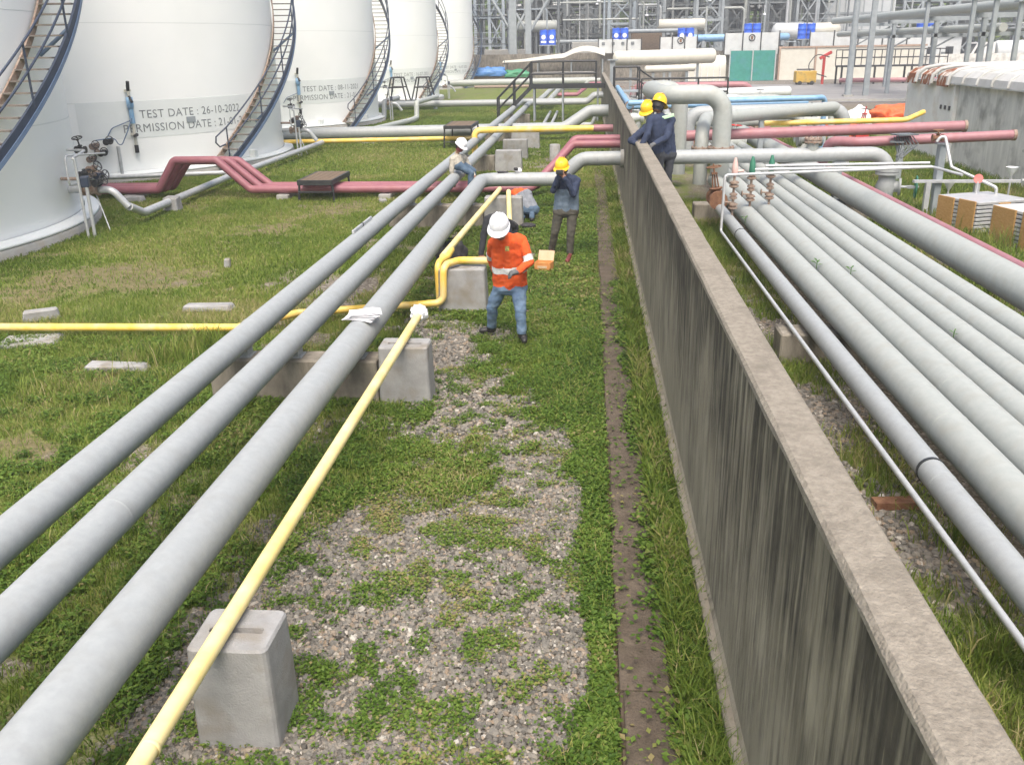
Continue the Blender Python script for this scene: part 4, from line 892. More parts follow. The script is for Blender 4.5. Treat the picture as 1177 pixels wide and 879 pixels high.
# stacked metal trays with timber ends
def tray_stack(x, y, w_, d, n, rz, lb, topm=GALV, z0=0.):
    t = thing('tray_stack', lb, 'tray stack', (x, y, z0), 'stacks of metal trays by the stained shed')
    M3 = Matrix.Rotation(rz, 3, 'Z'); h = .075
    for k in range(n):
        MB().box((x, y, z0+k*h+.035), (w_, d, .055), rz+.01*math.sin(k*3), .008).build('tray', GALV if k < n-1 else topm, t)
    for sy in (-.26, .26):
        c = Vector((x, y, 0))+M3 @ Vector((-w_/2-.012, sy*d, 0)); MB().box((c.x, c.y, z0+n*h/2), (.03, .40*d, n*h*(1. if sy < 0 else .97)), rz, .004).build('timber_end', WOODO, t)
    c = Vector((x, y, 0))+M3 @ Vector((0, -d/2-.014, 0)); MB().box((c.x, c.y, z0+n*h*.48), (w_*.22, .03, n*h*.9), rz, .004).build('timber_side', WOODO, t)
tray_stack(7.75, 18.7, 1.2, 1.1, 8, .35, 'stack of grey metal trays behind the thin posts')
tray_stack(8.0, 16.7, .95, 1.5, 9, .25, 'stack of trays with a bright sheet on top near the right edge', mat('bright sheet metal', (.52, .53, .53), (.60, .61, .61), 4, .35))
tray_stack(9.3, 17.4, 1.2, 1.8, 8, .25, 'rear stack of trays with a silver lid at the right edge', mat('bright sheet metal', (.6, .6, .6)))
MB().box((8.2, 20.2, .68), (2.6, .14, .05), -.02).box((8.2, 20.2, .32), (.1, .1, .7)).box((9.3, 20.2, .32), (.1, .1, .7)).box((7.2, 20.2, .32), (.1, .1, .7)).build('trestle', GALV, None, 'long silver trestle rail behind the stacked trays', 'trestle')
# debris tied on the lower pink pipe
q = MB()
for k in range(9): q.tube([(7.05+.05*k, 22.3, 1.4+.02*math.sin(k)), (7.1+.06*k, 22.2, 1.2-.05*math.cos(k*2)), (7.15+.07*math.sin(k*3), 22.15, .95+.05*math.sin(k*5))], .015, 5)
q.box((7.25, 22.25, 1.46), (.5, .35, .03), .3).box((7.1, 22.2, 1.30), (.3, .25, .03), -.4); q.build('scrap_bundle', DSTEEL, None, 'bundle of scrap sheet and wire hung on the lower pink pipe', 'scrap')
# weeds growing between the pipes
LEAFM = mat('weed leaf', (.05, .13, .03), (.09, .18, .05), 9, .6)
def weed(p, n, s, lb):
    q = MB(); p = Vector(p)
    for k in range(n):
        a = 2.4*k; d = Vector((math.cos(a), math.sin(a), .35+.4*math.sin(k*1.7)**2)).normalized(); b = p+Vector((0, 0, s*.5*k/n)); sd_ = d.cross(Vector((0, 0, 1))).normalized()
        L_ = s*(.7+.3*math.sin(k*2.2)); q.add([b, b+d*L_*.5+sd_*L_*.16, b+d*L_-Vector((0, 0, L_*.2)), b+d*L_*.5-sd_*L_*.16], [(0, 1, 2, 3)])
    t = thing('weed', lb, 'weed', p-Vector((0, 0, s*.4))); q.build('foliage', LEAFM, t); MB().tube([p-Vector((0, 0, s*.4)), p+Vector((0, 0, s*.5))], .006, 5).build('stem', LEAFM, t)
weed((3.16, 12.6, .62), 8, .13, 'small green weed sprouting between the two wide pale pipes')
weed((3.54, 12.3, .6), 5, .12, 'small drooping weed right of the other sprout on the pale pipes')
weed((3.9, 9.6, .56), 4, .08, 'tiny weed in the gap of the pale pipes near the right edge')
weed((2.8, 16.4, .55), 6, .14, 'green weed beside the rusty valve stems')

# ================================================================ stained shed on the right
CORR = mat('fibre cement sheet', (.40, .41, .40), (.50, .51, .50), 2, .8, 0, .2, 30, col3=(.36, .35, .31), scale3=1.5, amt3=.6)
SHEDW = mat('stained shed concrete', (.52, .52, .49), (.68, .675, .63), 2.2, .9, 0, .3, 40, stretch=(1, 3, .35), col3=(.17, .17, .155), scale3=1.6, amt3=.75)
RUSTR = mat('rust eaten roof sheet', (.22, .07, .022), (.55, .53, .48), 3.5, .85, 0, .3, 30, lo=.5, hi=.58, stretch=(1, 1.5, 1))
SHEDP = mat('shed white paint', (.72, .72, .69), (.78, .78, .75), 3, .7, col3=(.40, .30, .2), scale3=2., amt3=.4)
shed = thing('shed', 'low stained concrete shed with sloping sheet roof at the right edge', 'shed', (12, 20, 0))
MB().box((12.3, 19.5, 1.1), (3.0, 18.8, 2.3)).build('wall', SHEDW, shed)
MB().box((12.3, 31.2, 1.1), (3.0, 4.5, 2.3)).build('wall', SHEDP, shed, 'white painted end wall')
MB().box((10.76, 28.93, 1.2), (.14, .16, 2.52)).build('corner_post', SHEDP, shed)
for k in range(19):                                       # roof sheets, each its own, with a raised rib at each joint
    y0 = 10.2+k*1.0; q = MB(); rusty = False
    prof = [(10.62, 2.28), (10.66, 2.46), (10.86, 2.62), (11.3, 2.70), (13.8, 2.73)]
    q.poly([(x, y0, z) for x, z in prof]+[(x, y0, z-.04) for x, z in prof[::-1]], (0, .985, 0)); q.build('roof_sheet', CORR, shed)
    q = MB(); q.tube([(x-.01, y0, z+.01) for x, z in prof], .045, 6); q.build('roof_rib', CORR, shed)
for k in range(3):
    y0 = 29.25+k*1.4; q = MB(); prof = [(10.60, 2.20), (10.64, 2.46), (10.86, 2.62), (11.3, 2.70), (13.8, 2.73)]
    q.poly([(x, y0, z) for x, z in prof]+[(x, y0, z-.04) for x, z in prof[::-1]], (0, 1.0, 0)); q.build('roof_sheet', RUSTR, shed, 'rust eaten roof sheet')
    q = MB(); q.tube([(x-.01, y0, z+.015) for x, z in prof], .06, 6); q.build('roof_rib', CORR, shed)
for k in range(3): MB().box((10.79, 29.4+.35*k, 1.55), (.04, .1, .12)).build('bracket', BLACK, shed)

# clutter between the shed and the far road
def lump(name, c, d, m, lb, cat, seed, group=None, rough=.35):
    bm = bmesh.new(); bmesh.ops.create_icosphere(bm, subdivisions=4, radius=1); q = MB()
    for v in bm.verts:
        k = 1+rough*mnoise.noise(v.co*1.6+Vector((seed, 0, 0)))+rough*.6*mnoise.noise(v.co*4+Vector((0, seed, 0)))
        p = Vector((v.co.x*d[0]*k, v.co.y*d[1]*k, max(v.co.z, -.35)*d[2]*k)); v.co = p
    z0 = min(v.co.z for v in bm.verts)
    q.add([(v.co.x+c[0], v.co.y+c[1], v.co.z-z0+c[2]-.02) for v in bm.verts], [tuple(v.index for v in f.verts) for f in bm.faces], True); bm.free()
    q.build(name, m, None, lb, cat, group)
lump('tarpaulin_heap', (13.0, 43.5, 0), (1.2, .9, .42), TARP, 'crumpled orange tarpaulin heap left of the rusty shed roof', 'tarpaulin', 3, None, .6)
lump('tarpaulin_heap', (14.2, 45., 0), (1.3, .8, .42), TARP, 'orange tarpaulin heap closest to the white shed end', 'tarpaulin', 8, None, .6)
lump('tarpaulin_heap', (9.6, 37, 0), (.7, .5, .5), TARP, 'smaller orange tarpaulin beside the grey down pipe', 'tarpaulin', 5)
for k, (x, y) in enumerate(((11.2, 41.5), (11.8, 42.4), (12.2, 44.0), (10.6, 43))):
    lump('sack', (x, y, 0), (.5, .4, .5), SACK, '%s white bulk sack beside the orange tarpaulins' % ['leftmost', 'second', 'third', 'hindmost'][k], 'sack', 20+k, 'white sacks by the tarpaulins', .25)
pipe('double blue pipe crossing behind the two workers, front', [(1.25, 29.6, 1.80), (7., 30, 1.86), (7.35, 30.3, 1.86), (7.35, 30.3, 0)], .085, BLUE, .2, 12)
pipe('double blue pipe crossing behind the two workers, rear', [(1.25, 30.1, 1.66), (6.9, 30.6, 1.7)], .085, BLUE, None, 12)
pipe('blue pipe running away along the back of the wall', [(1.3, 29.8, 1.7), (1.3, 42, 1.75)], .10, BLUE, None, 12, flanges=[((1.3, 29.9, 1.7), YD)])
for k, y in enumerate((30, 36, 41)): MB().cyl((1.3, y, -.05), (1.3, y, 1.62), .05, 8).build('pipe_support', STEEL, None, '%s post under the blue pipe along the wall' % ['nearest', 'middle', 'farthest'][k], 'pipe support', 'posts under the blue pipe')
ORD = ['first', 'second', 'third', 'fourth', 'fifth', 'sixth', 'seventh', 'eighth', 'ninth', 'tenth', 'eleventh', 'twelfth']
# valve manifold field beyond the risers
random.seed(5)
for row, (ya, yb, nn) in {'nearer': (27.5, 41, 10), 'farther': (46, 57, 10)}.items():
    for k in range(nn):
        x = 1.8+k*.72+random.uniform(-.2, .2); y = random.uniform(ya, yb); zz = random.uniform(.45, .9); hh = random.uniform(.45, .75)
        m, wmm, cn = random.choice([(RUSTP, BLACK, 'rusty'), (GREYC, REDP, 'pale red-wheeled'), (GREY, RUST, 'grey'), (REDP, BLACK, 'red'), (DULLW, BLACK, 'white')])
        gate_valve((x, y, zz), random.choice([XD, YD]), random.uniform(.11, .17), '%s valve, %s from the wall in the %s manifold row' % (cn, ORD[k], row), (random.uniform(-.2, .2), 0, 1), m, wmm, hh, 'valves of the far manifold')
        MB().cyl((x, y, -.05), (x, y, zz), .06, 8).build('pipe_support', STEEL, None, 'post under the %s valve from the wall in the %s manifold row' % (ORD[k], row), 'pipe support', 'posts under the manifold valves')
for k in range(12):
    y = 31+k*2.2+random.uniform(-.4, .4); x0 = 1.6+random.uniform(0, 2.5); x1 = x0+random.uniform(3, 6.5); z = random.uniform(.45, 1.5); r = random.uniform(.07, .2); m, cn = random.choice([(GREYC, 'pale'), (GREY, 'grey'), (GREYC, 'pale'), (DULLW, 'white'), (PINKL, 'pink')])
    pts = [(x0, y, 0), (x0, y, z), (x1, y+random.uniform(-.5, .5), z), (x1, y, 0)]
    pipe('%s bridge-shaped crossing pipe, %s back in the crowded manifold' % (cn, ORD[k]), pts, r, m, r*2.5, 10, 'pipes of the far manifold', k=4)
for k in range(6):
    x = 2.2+k*1.2+random.uniform(-.3, .3); y0 = 40+random.uniform(0, 5); z = random.uniform(.5, 1.2)
    pipe('pipe running away from the camera, %s from the wall in the manifold' % ORD[k], [(x, y0, 0), (x, y0, z), (x, y0+14, z), (x, y0+14, 0)], .14, random.choice([GREYC, GREY]), .3, 10, 'pipes of the far manifold', k=4)
for (a, b, r, m, lb) in (((1.7, 58, 2.72), (7.4, 58.6, 2.78), .42, CREAM, 'cream horizontal pipe vessel on posts beyond the wall end'), ((3.4, 57, 2.1), (6.2, 57.2, 2.15), .2, CREAM, 'smaller cream pipe below the cream vessel'), ((4.4, 47, 1.15), (9.8, 47.8, 1.2), .26, DULLW, 'white horizontal pipe left of the road')):
    t = thing('vessel', lb, 'vessel', (a[0], a[1], 0)); va, vb = Vector(a), Vector(b); d = (vb-va).normalized()
    MB().tube([va-d*r*.5, va-d*r*.35, va, vb, vb+d*r*.35, vb+d*r*.5], r, 20, True, [r*.3, r*.75, r, r, r*.75, r*.3]).build('shell', m, t)
    q = MB(); ring(q, va+d*.9, d, r*1.08, .08); q.build('flange', m, t)
    for f_ in (.15, .5, .85):
        p = va+(vb-va)*f_; MB().box((p.x, p.y, (p.z-r)/2), (.14, .14, p.z-r+.08)).build('leg', STEEL, t)
t = thing('steel_post', 'pale steel post standing at the far end of the wall', 'post', (1.45, 57, 0)); MB().box((1.45, 57, 1.3), (.3, .3, 2.7)).build('pole', STEEL, t); MB().box((1.45, 57, 2.66), (.6, .6, .06)).build('cap', STEEL, t)
# ================================================================ road and the works beyond
ASPH = mat('worn asphalt', (.20, .20, .20), (.27, .265, .26), .5, .9, 0, .1, 20)
MB().add([(9, 60, .012), (70, 52, .012), (70, 80, .012), (9, 86, .012)], [(0, 1, 2, 3)]).build('road', ASPH, None, kind='structure')
MB().add([(-60, 96, .008), (120, 92, .008), (120, 240, .008), (-60, 240, .008)], [(0, 1, 2, 3)]).build('pavement', mat('plant yard concrete', (.22, .22, .215), (.30, .295, .28), .4, .9), None, kind='structure')
t = thing('kerb', 'pale kerb along the near side of the works road', 'kerb', (20, 59, 0)); MB().box((29, 58.2, .06), (44, .25, .16), math.atan2(-8, 61)).build('kerb_run', CONC, t)
# containment wall with sign panels and blue drums on top
FR = mat('rusty edge trim', (.30, .2, .14), (.4, .3, .24), 4, .8)
def screen(x0, x1, y, z0, z1, n, m, lb, frame=BLACK, group=None):
    t = thing('screen_fence', lb, 'fence', ((x0+x1)/2, y, z0), group); wd = (x1-x0)/n
    for k in range(n): MB().box((x0+wd*(k+.5), y, (z0+z1)/2), (wd-.08, .06, z1-z0)).build('panel', m, t)
    for k in range(n+1): MB().box((x0+wd*k, y-.06, (z0+z1)/2+.08), (.10, .08, z1-z0+.16)).build('post', frame, t)
    return t
MB().box((4, 97, 1.35), (40, .5, 2.8)).build('retaining_wall', CONCD, None, 'long stained retaining wall below the white sign panels', 'wall')
MB().box((42, 101.4, .9), (36, .4, 2.3)).build('retaining_wall', SHEDW, None, 'low grey wall behind the road and railings', 'wall')
screen(1.0, 5.2, 96.2, 2.7, 3.95, 3, DULLW, 'pale sign panels left of centre on the retaining wall')
screen(7.0, 10.6, 96.2, 2.75, 4.1, 3, DULLW, 'white sign panels with a round badge below the middle blue drums')
screen(13.2, 18.4, 96.0, 2.4, 4.35, 3, DULLW, 'white sign panels with a round badge above the teal fence')
screen(21.5, 33, 97, 2.9, 4.3, 5, DULLW, 'white railed panels above the rust-trimmed wall')
def badge(x, y, z, wh):
    t = thing('badge_sign', 'round black badge on a white panel %s' % wh, 'sign', (x, y, z), 'round badges on the white panels')
    q = MB(); pts = [(x+.28*math.cos(a), y-.05, z+.28*math.sin(a)) for a in np.linspace(0, 2*math.pi, 17)]; q.tube(pts, .05, 6, False); q.build('ring', BLACK, t)
    MB().box((x, y-.05, z), (.22, .04, .3), 0, .02).build('figure', RUST, t)
for p in ((15.8, 96, 3.9, 'above the teal fence'), (9.0, 96.2, 3.75, 'below the middle drum pair')): badge(*p)
for k in range(4): MB().box((1.5+k*.95, 96.13, 3.6), (.3, .04, .26)).build('notice', DSTEEL, None, 'dark square notice, %s from the left on the pale panels' % ORD[k], 'sign', 'notices on the pale panels')
teal = screen(13.6, 17.9, 94.5, -.05, 2.75, 2, TEAL, 'teal sheet fence beside the road', GALV)
cs = thing('corrugated_hood', 'pale ribbed curved sheet hood left of the teal fence', 'sheet hood', (11.6, 95.3, 0))
for k in range(6):
    x0 = 9.8+k*.6; q = MB(); arc = [(95.0+1.1*(1-math.cos(a)), 1.1+1.25*math.sin(a)) for a in np.linspace(0, math.pi/2, 7)]; arc = [(95.0, -.05)]+arc
    q.add([(x0, y_, z_) for y_, z_ in arc]+[(x0+.55, y_, z_) for y_, z_ in arc], [(i, i+8, i+9, i+1) for i in range(7)], True); q.build('sheet', CREAM, cs)
    MB().tube([(x0, y_-.02, z_+.02) for y_, z_ in arc], .05, 6).build('rib', SACK, cs)
rw = thing('panel_wall', 'white rust-trimmed panel wall right of the teal fence', 'wall', (26, 95, 0))
for k in range(4):
    MB().box((20.0+k*3.4, 95, 1.45), (3.3, .2, 2.95)).build('panel', CREAM, rw); MB().box((18.35+k*3.4, 94.93, 1.5), (.16, .26, 3.1)).build('post', FR, rw)
MB().box((25.1, 94.94, 2.98), (13.8, .24, .16)).build('top_trim', FR, rw)
def drum(x, y, z, r, h, lb, group, white=True, m=BLUED):
    t = thing('blue_drum', lb, 'drum', (x, y, z), group)
    MB().lathe([(0, 0), (r, 0), (r*1.03, h*.03), (r, h*.06), (r, h*.33), (r*1.05, h*.35), (r, h*.37), (r, h*.64), (r*1.05, h*.66), (r, h*.68), (r, h*.95), (r*1.03, h*.98), (r*.97, h), (0, h)], (x, y, z), 20).build('barrel', m, t)
    MB().cyl((x+r*.4, y, z+h), (x+r*.4, y, z+h+.05), r*.15, 8).build('bung', m, t)
    if white:
        q = MB(); ring(q, (x, y-r*.98, z+h*.52), YD, r*.55, .06, 14); q.build('label_disc', PLASTIC, t)
        MB().box((x, y-r*.98, z+h*.2), (r*1.3, .05, h*.14)).build('label_strip', PLASTIC, t)
def drum_rack(x, y, z, n, white, lb, sp=.82):
    rk = thing('drum_rack', 'steel stand carrying %s' % lb, 'stand', (x, y, 0))
    MB().box((x+(n-1)*sp/2, y, z-.05), (n*sp+.2, .9, .08)).build('shelf', STEEL, rk)
    for sx in (-.4, n*sp-.4): MB().box((x+sx, y, z/2-.05), (.12, .12, z)).build('leg', STEEL, rk)
    for k in range(n): drum(x+k*sp, y, z, .40, 1.4, ['left one of %s', 'right one of %s', 'third one of %s'][k] % lb, 'blue drums above the fences', white)
p = onY(709, 40, 98.); drum_rack(onY(708, 50, 98).x, 98, onY(708, 50, 98).z, 2, True, 'the drum pair left of the middle')
drum_rack(onY(783, 50, 98).x, 98, onY(783, 50, 98).z, 2, True, 'the drum pair in the middle')
drum_rack(onY(625, 52, 98).x, 98, onY(625, 52, 98).z, 2, True, 'the drum pair behind the stile')
drum_rack(onY(859, 45, 98).x, 98, onY(859, 45, 98).z, 2, False, 'the plain drum pair above the teal fence', .86)
drum_rack(onY(921, 45, 98).x, 98, onY(921, 45, 98).z, 2, False, 'the plain drum pair below the grey cladding', .86)
drum_rack(onY(1058, 34, 98).x, 98, onY(1058, 34, 98).z, 2, False, 'the plain drum pair behind the pipe rack', .86)
lump('tarpaulin_heap', (onY(563, 68, 90).x, 90, .9), (1.6, .5, .62), mat('blue tarpaulin', (.04, .16, .42), (.08, .22, .5), 2, .5), 'blue tarpaulin behind the farthest tank', 'tarpaulin', 41)
MB().box((-9.0, 90.2, .45), (3.4, 1., .9)).build('timber_stack', WOOD, None, 'timber stack under the blue tarpaulin', 'timber stack')
MB().box((onY(592, 68, 90).x, 90.2, .38), (2.4, 1., .76)).build('timber_stack', WOOD, None, 'timber stack under the green tarpaulin', 'timber stack')
lump('tarpaulin_heap', (onY(592, 68, 90).x, 90, .75), (1.3, .5, .5), mat('green tarpaulin', (.03, .19, .09), (.05, .25, .13), 2, .5), 'green tarpaulin near the two pale columns', 'tarpaulin', 43)
# sagging canvas awning
aw = thing('awning', 'long sagging cream canvas awning behind the stile', 'awning', (-3, 93, 0)); q = MB(); V = []; nx_, ny_ = 28, 6
for i in range(nx_+1):
    for j in range(ny_+1):
        u = i/nx_; v = j/ny_; x = -8.2+u*9.8; hump = .55*max(0, math.sin((u-.6)/.4*math.pi)) if u > .6 else 0
        V.append((x, 92.6+v*3.4, 2.05+.5*u+hump+.5*math.sin(v*math.pi)*(.3+.8*u)-.15*math.sin(u*9)*.3))
q.add(V, [(i*(ny_+1)+j, (i+1)*(ny_+1)+j, (i+1)*(ny_+1)+j+1, i*(ny_+1)+j+1) for i in range(nx_) for j in range(ny_)], True)
q.add([(a, b, c-.03) for a, b, c in V], [(i*(ny_+1)+j, i*(ny_+1)+j+1, (i+1)*(ny_+1)+j+1, (i+1)*(ny_+1)+j) for i in range(nx_) for j in range(ny_)], True); q.build('canvas', CREAM, aw)
for x in (-8, -4.8, -1.6, 1.4):
    for y in (92.8, 95.8): MB().cyl((x, y, 0), (x, y, 2.2), .06, 8).build('pole', STEEL, aw)
# yellow trailer unit, pump arm, railed platform by the road
ybx = thing('trailer_unit', 'yellow wheeled unit parked by the road', 'trailer', (18.5, 84, 0))
MB().box((18.5, 84, .66), (1.7, 1.1, .95), 0, .05).build('body', mat('yellow unit paint', (.50, .30, .03), (.58, .40, .08), 3, .6, col3=(.2, .13, .05), scale3=3, amt3=.8), ybx); MB().box((18.5, 84, 1.25), (1.3, .9, .08)).build('lid', BLACK, ybx)
for sx in (-.5, .5):
    for sy in (-.5, .5): q = MB(); ring(q, (18.5+sx, 84+sy, .16), YD, .18, .12, 14); q.build('wheel', BLACK, ybx)
t = thing('hose_stand', 'red loading arm stand beside the yellow unit', 'loading arm', (20.1, 84.5, 0)); MB().cyl((20.1, 84.5, 0), (20.1, 84.5, 2.2), .12, 10).build('column', REDP, t); MB().box((20.2, 84.5, 2.35), (1.1, .25, .25), 0, .04, rot=Matrix.Rotation(-.5, 3, 'Y')).build('arm', REDP, t)
MB().tube(fillet([(20.5, 84.4, 2.2), (19.4, 84.4, 2.5), (18.5, 84.4, 1.2), (20.4, 84.4, .6)], .6), .04, 8).build('hose', BLACK, t)
lp = thing('loading_platform', 'black railed loading platform behind the road', 'platform', (25, 84, 0))
MB().box((25.5, 84, 1.45), (8.6, 2, .12)).build('deck', BLACK, lp)
for sy in (-1, 1):
    q = MB(); rails(q, [(21.2+k*1.07, 84+sy, 1.5) for k in range(9)], 1.25, .04); q.build('railing', BLACK, lp)
for x in (21.3, 24, 27, 29.6):
    for sy in (-.9, .9): MB().box((x, 84+sy, .7), (.14, .14, 1.5)).build('leg', BLACK, lp)
pipe('rusty pinkish pipe on the ground below the loading platform', [(20.5, 80.5, .45), (33, 78, .5)], .18, PINKL, None, 10)
vs_ = thing('horizontal_tank', 'small grey horizontal tank left of the rusty roof', 'tank', (26.5, 72, 0)); MB().tube([(25.3, 72, .95), (25.5, 72, .95), (25.9, 72, .95), (29.5, 72, .95), (29.9, 72, .95)], .75, 20, True, [.2, .55, .75, .75, .4]).build('shell', GREYC, vs_)
for x in (26.2, 29): MB().box((x, 72, .15), (.3, 1.1, .4)).build('saddle', STEEL, vs_)

# pipe rack along the right, tall posts, lamp pole
rk = thing('pipe_rack', 'grey pipe rack of posts and beams along the right', 'pipe rack', (21, 60, 0))
for k, y in enumerate((42, 47, 53, 60, 68, 78)):
    MB().box((20.6, y, 2.3), (.24, .24, 4.7), 0, .02).build('column', STEEL, rk); MB().box((23.4, y, 2.3), (.24, .24, 4.7), 0, .02).build('column', STEEL, rk)
    MB().box((22., y, 4.62), (3.6, .3, .24)).build('beam', STEEL, rk); MB().box((22., y, 3.7), (3.2, .24, .2)).build('beam', STEEL, rk)
    MB().tube([(20.6, y, 3.0), (23.4, y, 4.5)], .05, 6).build('brace', STEEL, rk)
pipe('long pale pipe along the top edge of the right pipe rack', [(20.0, 82, 5.0), (20.3, 38, 5.0)], .26, GREYC, None, 14)
pipe('second pale pipe on the lower level of the right pipe rack', [(21., 84, 4.0), (21.2, 52, 4.0)], .22, GREYC, None, 12)
pipe('third pipe resting on top of the right pipe rack', [(22.6, 84, 4.95), (22.8, 38, 4.95)], .2, GREY, None, 12)
for k, x in enumerate((22.0, 23.2)): pipe(['inner thin pipe on the right pipe rack', 'outer thin pipe on the right pipe rack'][k], [(x, 84, 3.92), (x+.1, 38, 3.92)], .1, GREY, None, 8)
pl = thing('lamp_pole', 'tall grey pole beside the road, taller than the rack', 'pole', (17.2, 65, 0)); MB().tube([(17.2, 65, -.05), (17.2, 65, 4), (17.2, 65, 9)], .2, 12, True, [.22, .2, .15]).build('pole', STEEL, pl); MB().box((17.2, 65, .06), (.6, .6, .14)).build('base_plate', CONC, pl); MB().box((17.2, 64.6, 9), (.3, 1.2, .12)).build('lamp_arm', STEEL, pl)
for k, (px, y, h) in enumerate(((1000, 66, 8), (1060, 58, 5.6), (1112, 50, 5.4), (1137, 45, 5.2), (1166, 45, 5.))):
    p = onY(px, 60, y); t = thing('steel_post', ['square pale column right of the tall pole', 'slim grey post left of the shed roof', 'slim post in front of the parked truck', 'wider post right of the truck cab', 'post at the right edge of the picture'][k], 'post', (p.x, y, 0))
    MB().box((p.x, y, h/2-.03), (.2 if k != 0 else .36, .2, h+.06), 0, .02).build('pole', STEEL, t); MB().box((p.x, y, h), (.5, .5, .06)).build('cap', STEEL, t)
# parked tanker truck
TRW = mat('truck white paint', (.68, .68, .66), (.72, .72, .70), 2, .35); GLS = mat('dark window glass', (.03, .035, .04), None, rough=.1)
trk = thing('tanker_truck', 'white truck parked behind the right pipe rack', 'truck', (44, 108, 0)); TX, TYk = 41.5, 108
q = MB(); q.poly([(TX-1.2, TYk-1.25, .6), (TX+1.5, TYk-1.25, .6), (TX+1.5, TYk-1.25, 3.1), (TX-.3, TYk-1.25, 3.1), (TX-.9, TYk-1.25, 1.9), (TX-1.2, TYk-1.25, 1.75)], (0, 2.5, 0)); cab = q.build('cab', TRW, trk)
MB().poly([(TX-.65, TYk-1.29, 1.95), (TX+.35, TYk-1.29, 1.95), (TX+.35, TYk-1.29, 2.85), (TX-.25, TYk-1.29, 2.85)], (0, .03, 0)).build('side_window', GLS, cab)
MB().poly([(TX-.95, TYk-1.1, 1.95), (TX-.95, TYk+1.1, 1.95), (TX-.40, TYk+1.1, 2.95), (TX-.40, TYk-1.1, 2.95)], (.03, 0, 0)).build('windscreen', GLS, cab)
MB().box((TX-1.22, TYk, .75), (.2, 2.4, .4)).build('bumper', BLACK, trk); MB().box((TX+5.2, TYk, .85), (7.4, 1., .25)).build('chassis', BLACK, trk)
MB().tube([(TX+1.9, TYk, 2.1), (TX+2.0, TYk, 2.1), (TX+9, TYk, 2.1), (TX+9.1, TYk, 2.1)], 1.15, 24, True, [1., 1.15, 1.15, 1.]).build('cargo_tank', DULLW, trk)
for x in (TX-.1, TX+3., TX+6.8, TX+8.):
    for sy in (-1.1, 1.1): q = MB(); ring(q, (x, TYk+sy, .5), YD, .52, .3, 18); q.build('wheel', BLACK, trk)
sb = thing('site_building', 'pale low building with dark windows left of the truck', 'building', (36, 112, 0)); MB().box((36.5, 112, 1.9), (8, 5, 3.9)).build('wall', DULLW, sb); MB().box((36.5, 112, 3.95), (8.6, 5.6, .2)).build('roof', STEEL, sb)
for k in range(4): MB().box((33.6+k*1.9, 109.47, 2.2), (.8, .06, 1.)).build('window', GLS, sb)
MB().box((38.9, 109.47, 1.1), (.9, .06, 2.1)).build('door', DSTEEL, sb)
cb = thing('clad_building', 'grey sheet clad hall on dark legs above the blue drums', 'building', (33, 118, 0))
CLAD = mat('grey sheet cladding', (.42, .45, .47), (.48, .51, .52), 1, .6)
MB().box((31, 120, 7.2), (8, 8, 5.6)).build('cladding', CLAD, cb)
for k in range(8): MB().box((27.4+k*1.02, 115.96, 7.2), (.12, .06, 5.5)).build('rib', STEEL, cb)
MB().box((31, 115.94, 6.45), (8.2, .1, .2)).build('trim', STEEL, cb); MB().box((31, 120, 10.05), (8.6, 8.6, .2)).build('roof', DULLW, cb)
for x in (27.5, 31, 34.5):
    for y in (116.5, 123): MB().box((x, y, 2.2), (.5, .5, 4.5)).build('column', DSTEEL, cb)

# ---------------------------------------------------------------- refinery steelwork
def bar_mesh(name, m, w_): me = MB().box((0, 0, .5), (w_, w_, 1)).mesh(name); me.materials.append(m); return me
def bar(name, me, parent, a, b):
    a, b = Vector(a), Vector(b); d = b-a; o = inst(name, me, parent, a, d.to_track_quat('Z', 'Y').to_euler(), (1, 1, d.length)); return o
COLS = {k: bar_mesh('column', m, w_) for k, m, w_ in (('a', STEEL, .28), ('b', DSTEEL, .34), ('c', mat('haze-tinted far steel', (.24, .29, .33), (.32, .37, .41), .6, .6), .30))}  # third steel: bluish tint of distant haze put into its colour
BEAM = {k: bar_mesh('beam', m, w_) for k, m, w_ in (('a', STEEL, .24), ('b', DSTEEL, .28), ('c', MATS['haze-tinted far steel'], .2))}
BRAC = {k: bar_mesh('brace', m, w_) for k, m, w_ in (('a', STEEL, .14), ('b', DSTEEL, .16), ('c', MATS['haze-tinted far steel'], .13))}
DECKM = mat('steel grating deck', (.10, .115, .12), (.16, .175, .18), .8, .7)
def frame(x0, x1, y0, y1, zs, nx_, key, lb, brace='x', deck=True, group=None):
    t = thing('steel_structure', lb, 'steel structure', ((x0+x1)/2, (y0+y1)/2, 0), group)
    xs = np.linspace(x0, x1, nx_+1)
    for y in (y0, y1):
        for x in xs: bar('column', COLS[key], t, (x, y, -.05), (x, y, zs[-1]+.6))
        for z in zs: bar('beam', BEAM[key], t, (x0-.2, y, z), (x1+.2, y, z))
    for z in zs:
        for x in xs: bar('beam', BEAM[key], t, (x, y0, z-.02), (x, y1, z-.02))
        if deck: MB().box(((x0+x1)/2, (y0+y1)/2, z+.17), (x1-x0+.4, y1-y0+.4, .06)).build('deck', DECKM, t)
        if deck:
            q = MB(); rails(q, [(x, y0-.15, z+.2) for x in np.linspace(x0, x1, nx_*2+1)], 1.1, .03); q.build('railing', BEAM[key].materials[0], t)
    zz = [0]+list(zs)
    for i in range(nx_):
        if brace == 'x' and (i % 2 == 0 or nx_ < 3):
            for a, b in zip(zz[:-1], zz[1:]): bar('brace', BRAC[key], t, (xs[i], y0-.02, a), (xs[i+1], y0-.02, b)); bar('brace', BRAC[key], t, (xs[i], y0+.05, b), (xs[i+1], y0+.05, a))
    return t
frame(-13.5, -9, 104, 110, (3.6, 6.4, 9.2, 12), 3, 'c', 'pale steel frame rising behind the farthest tank')
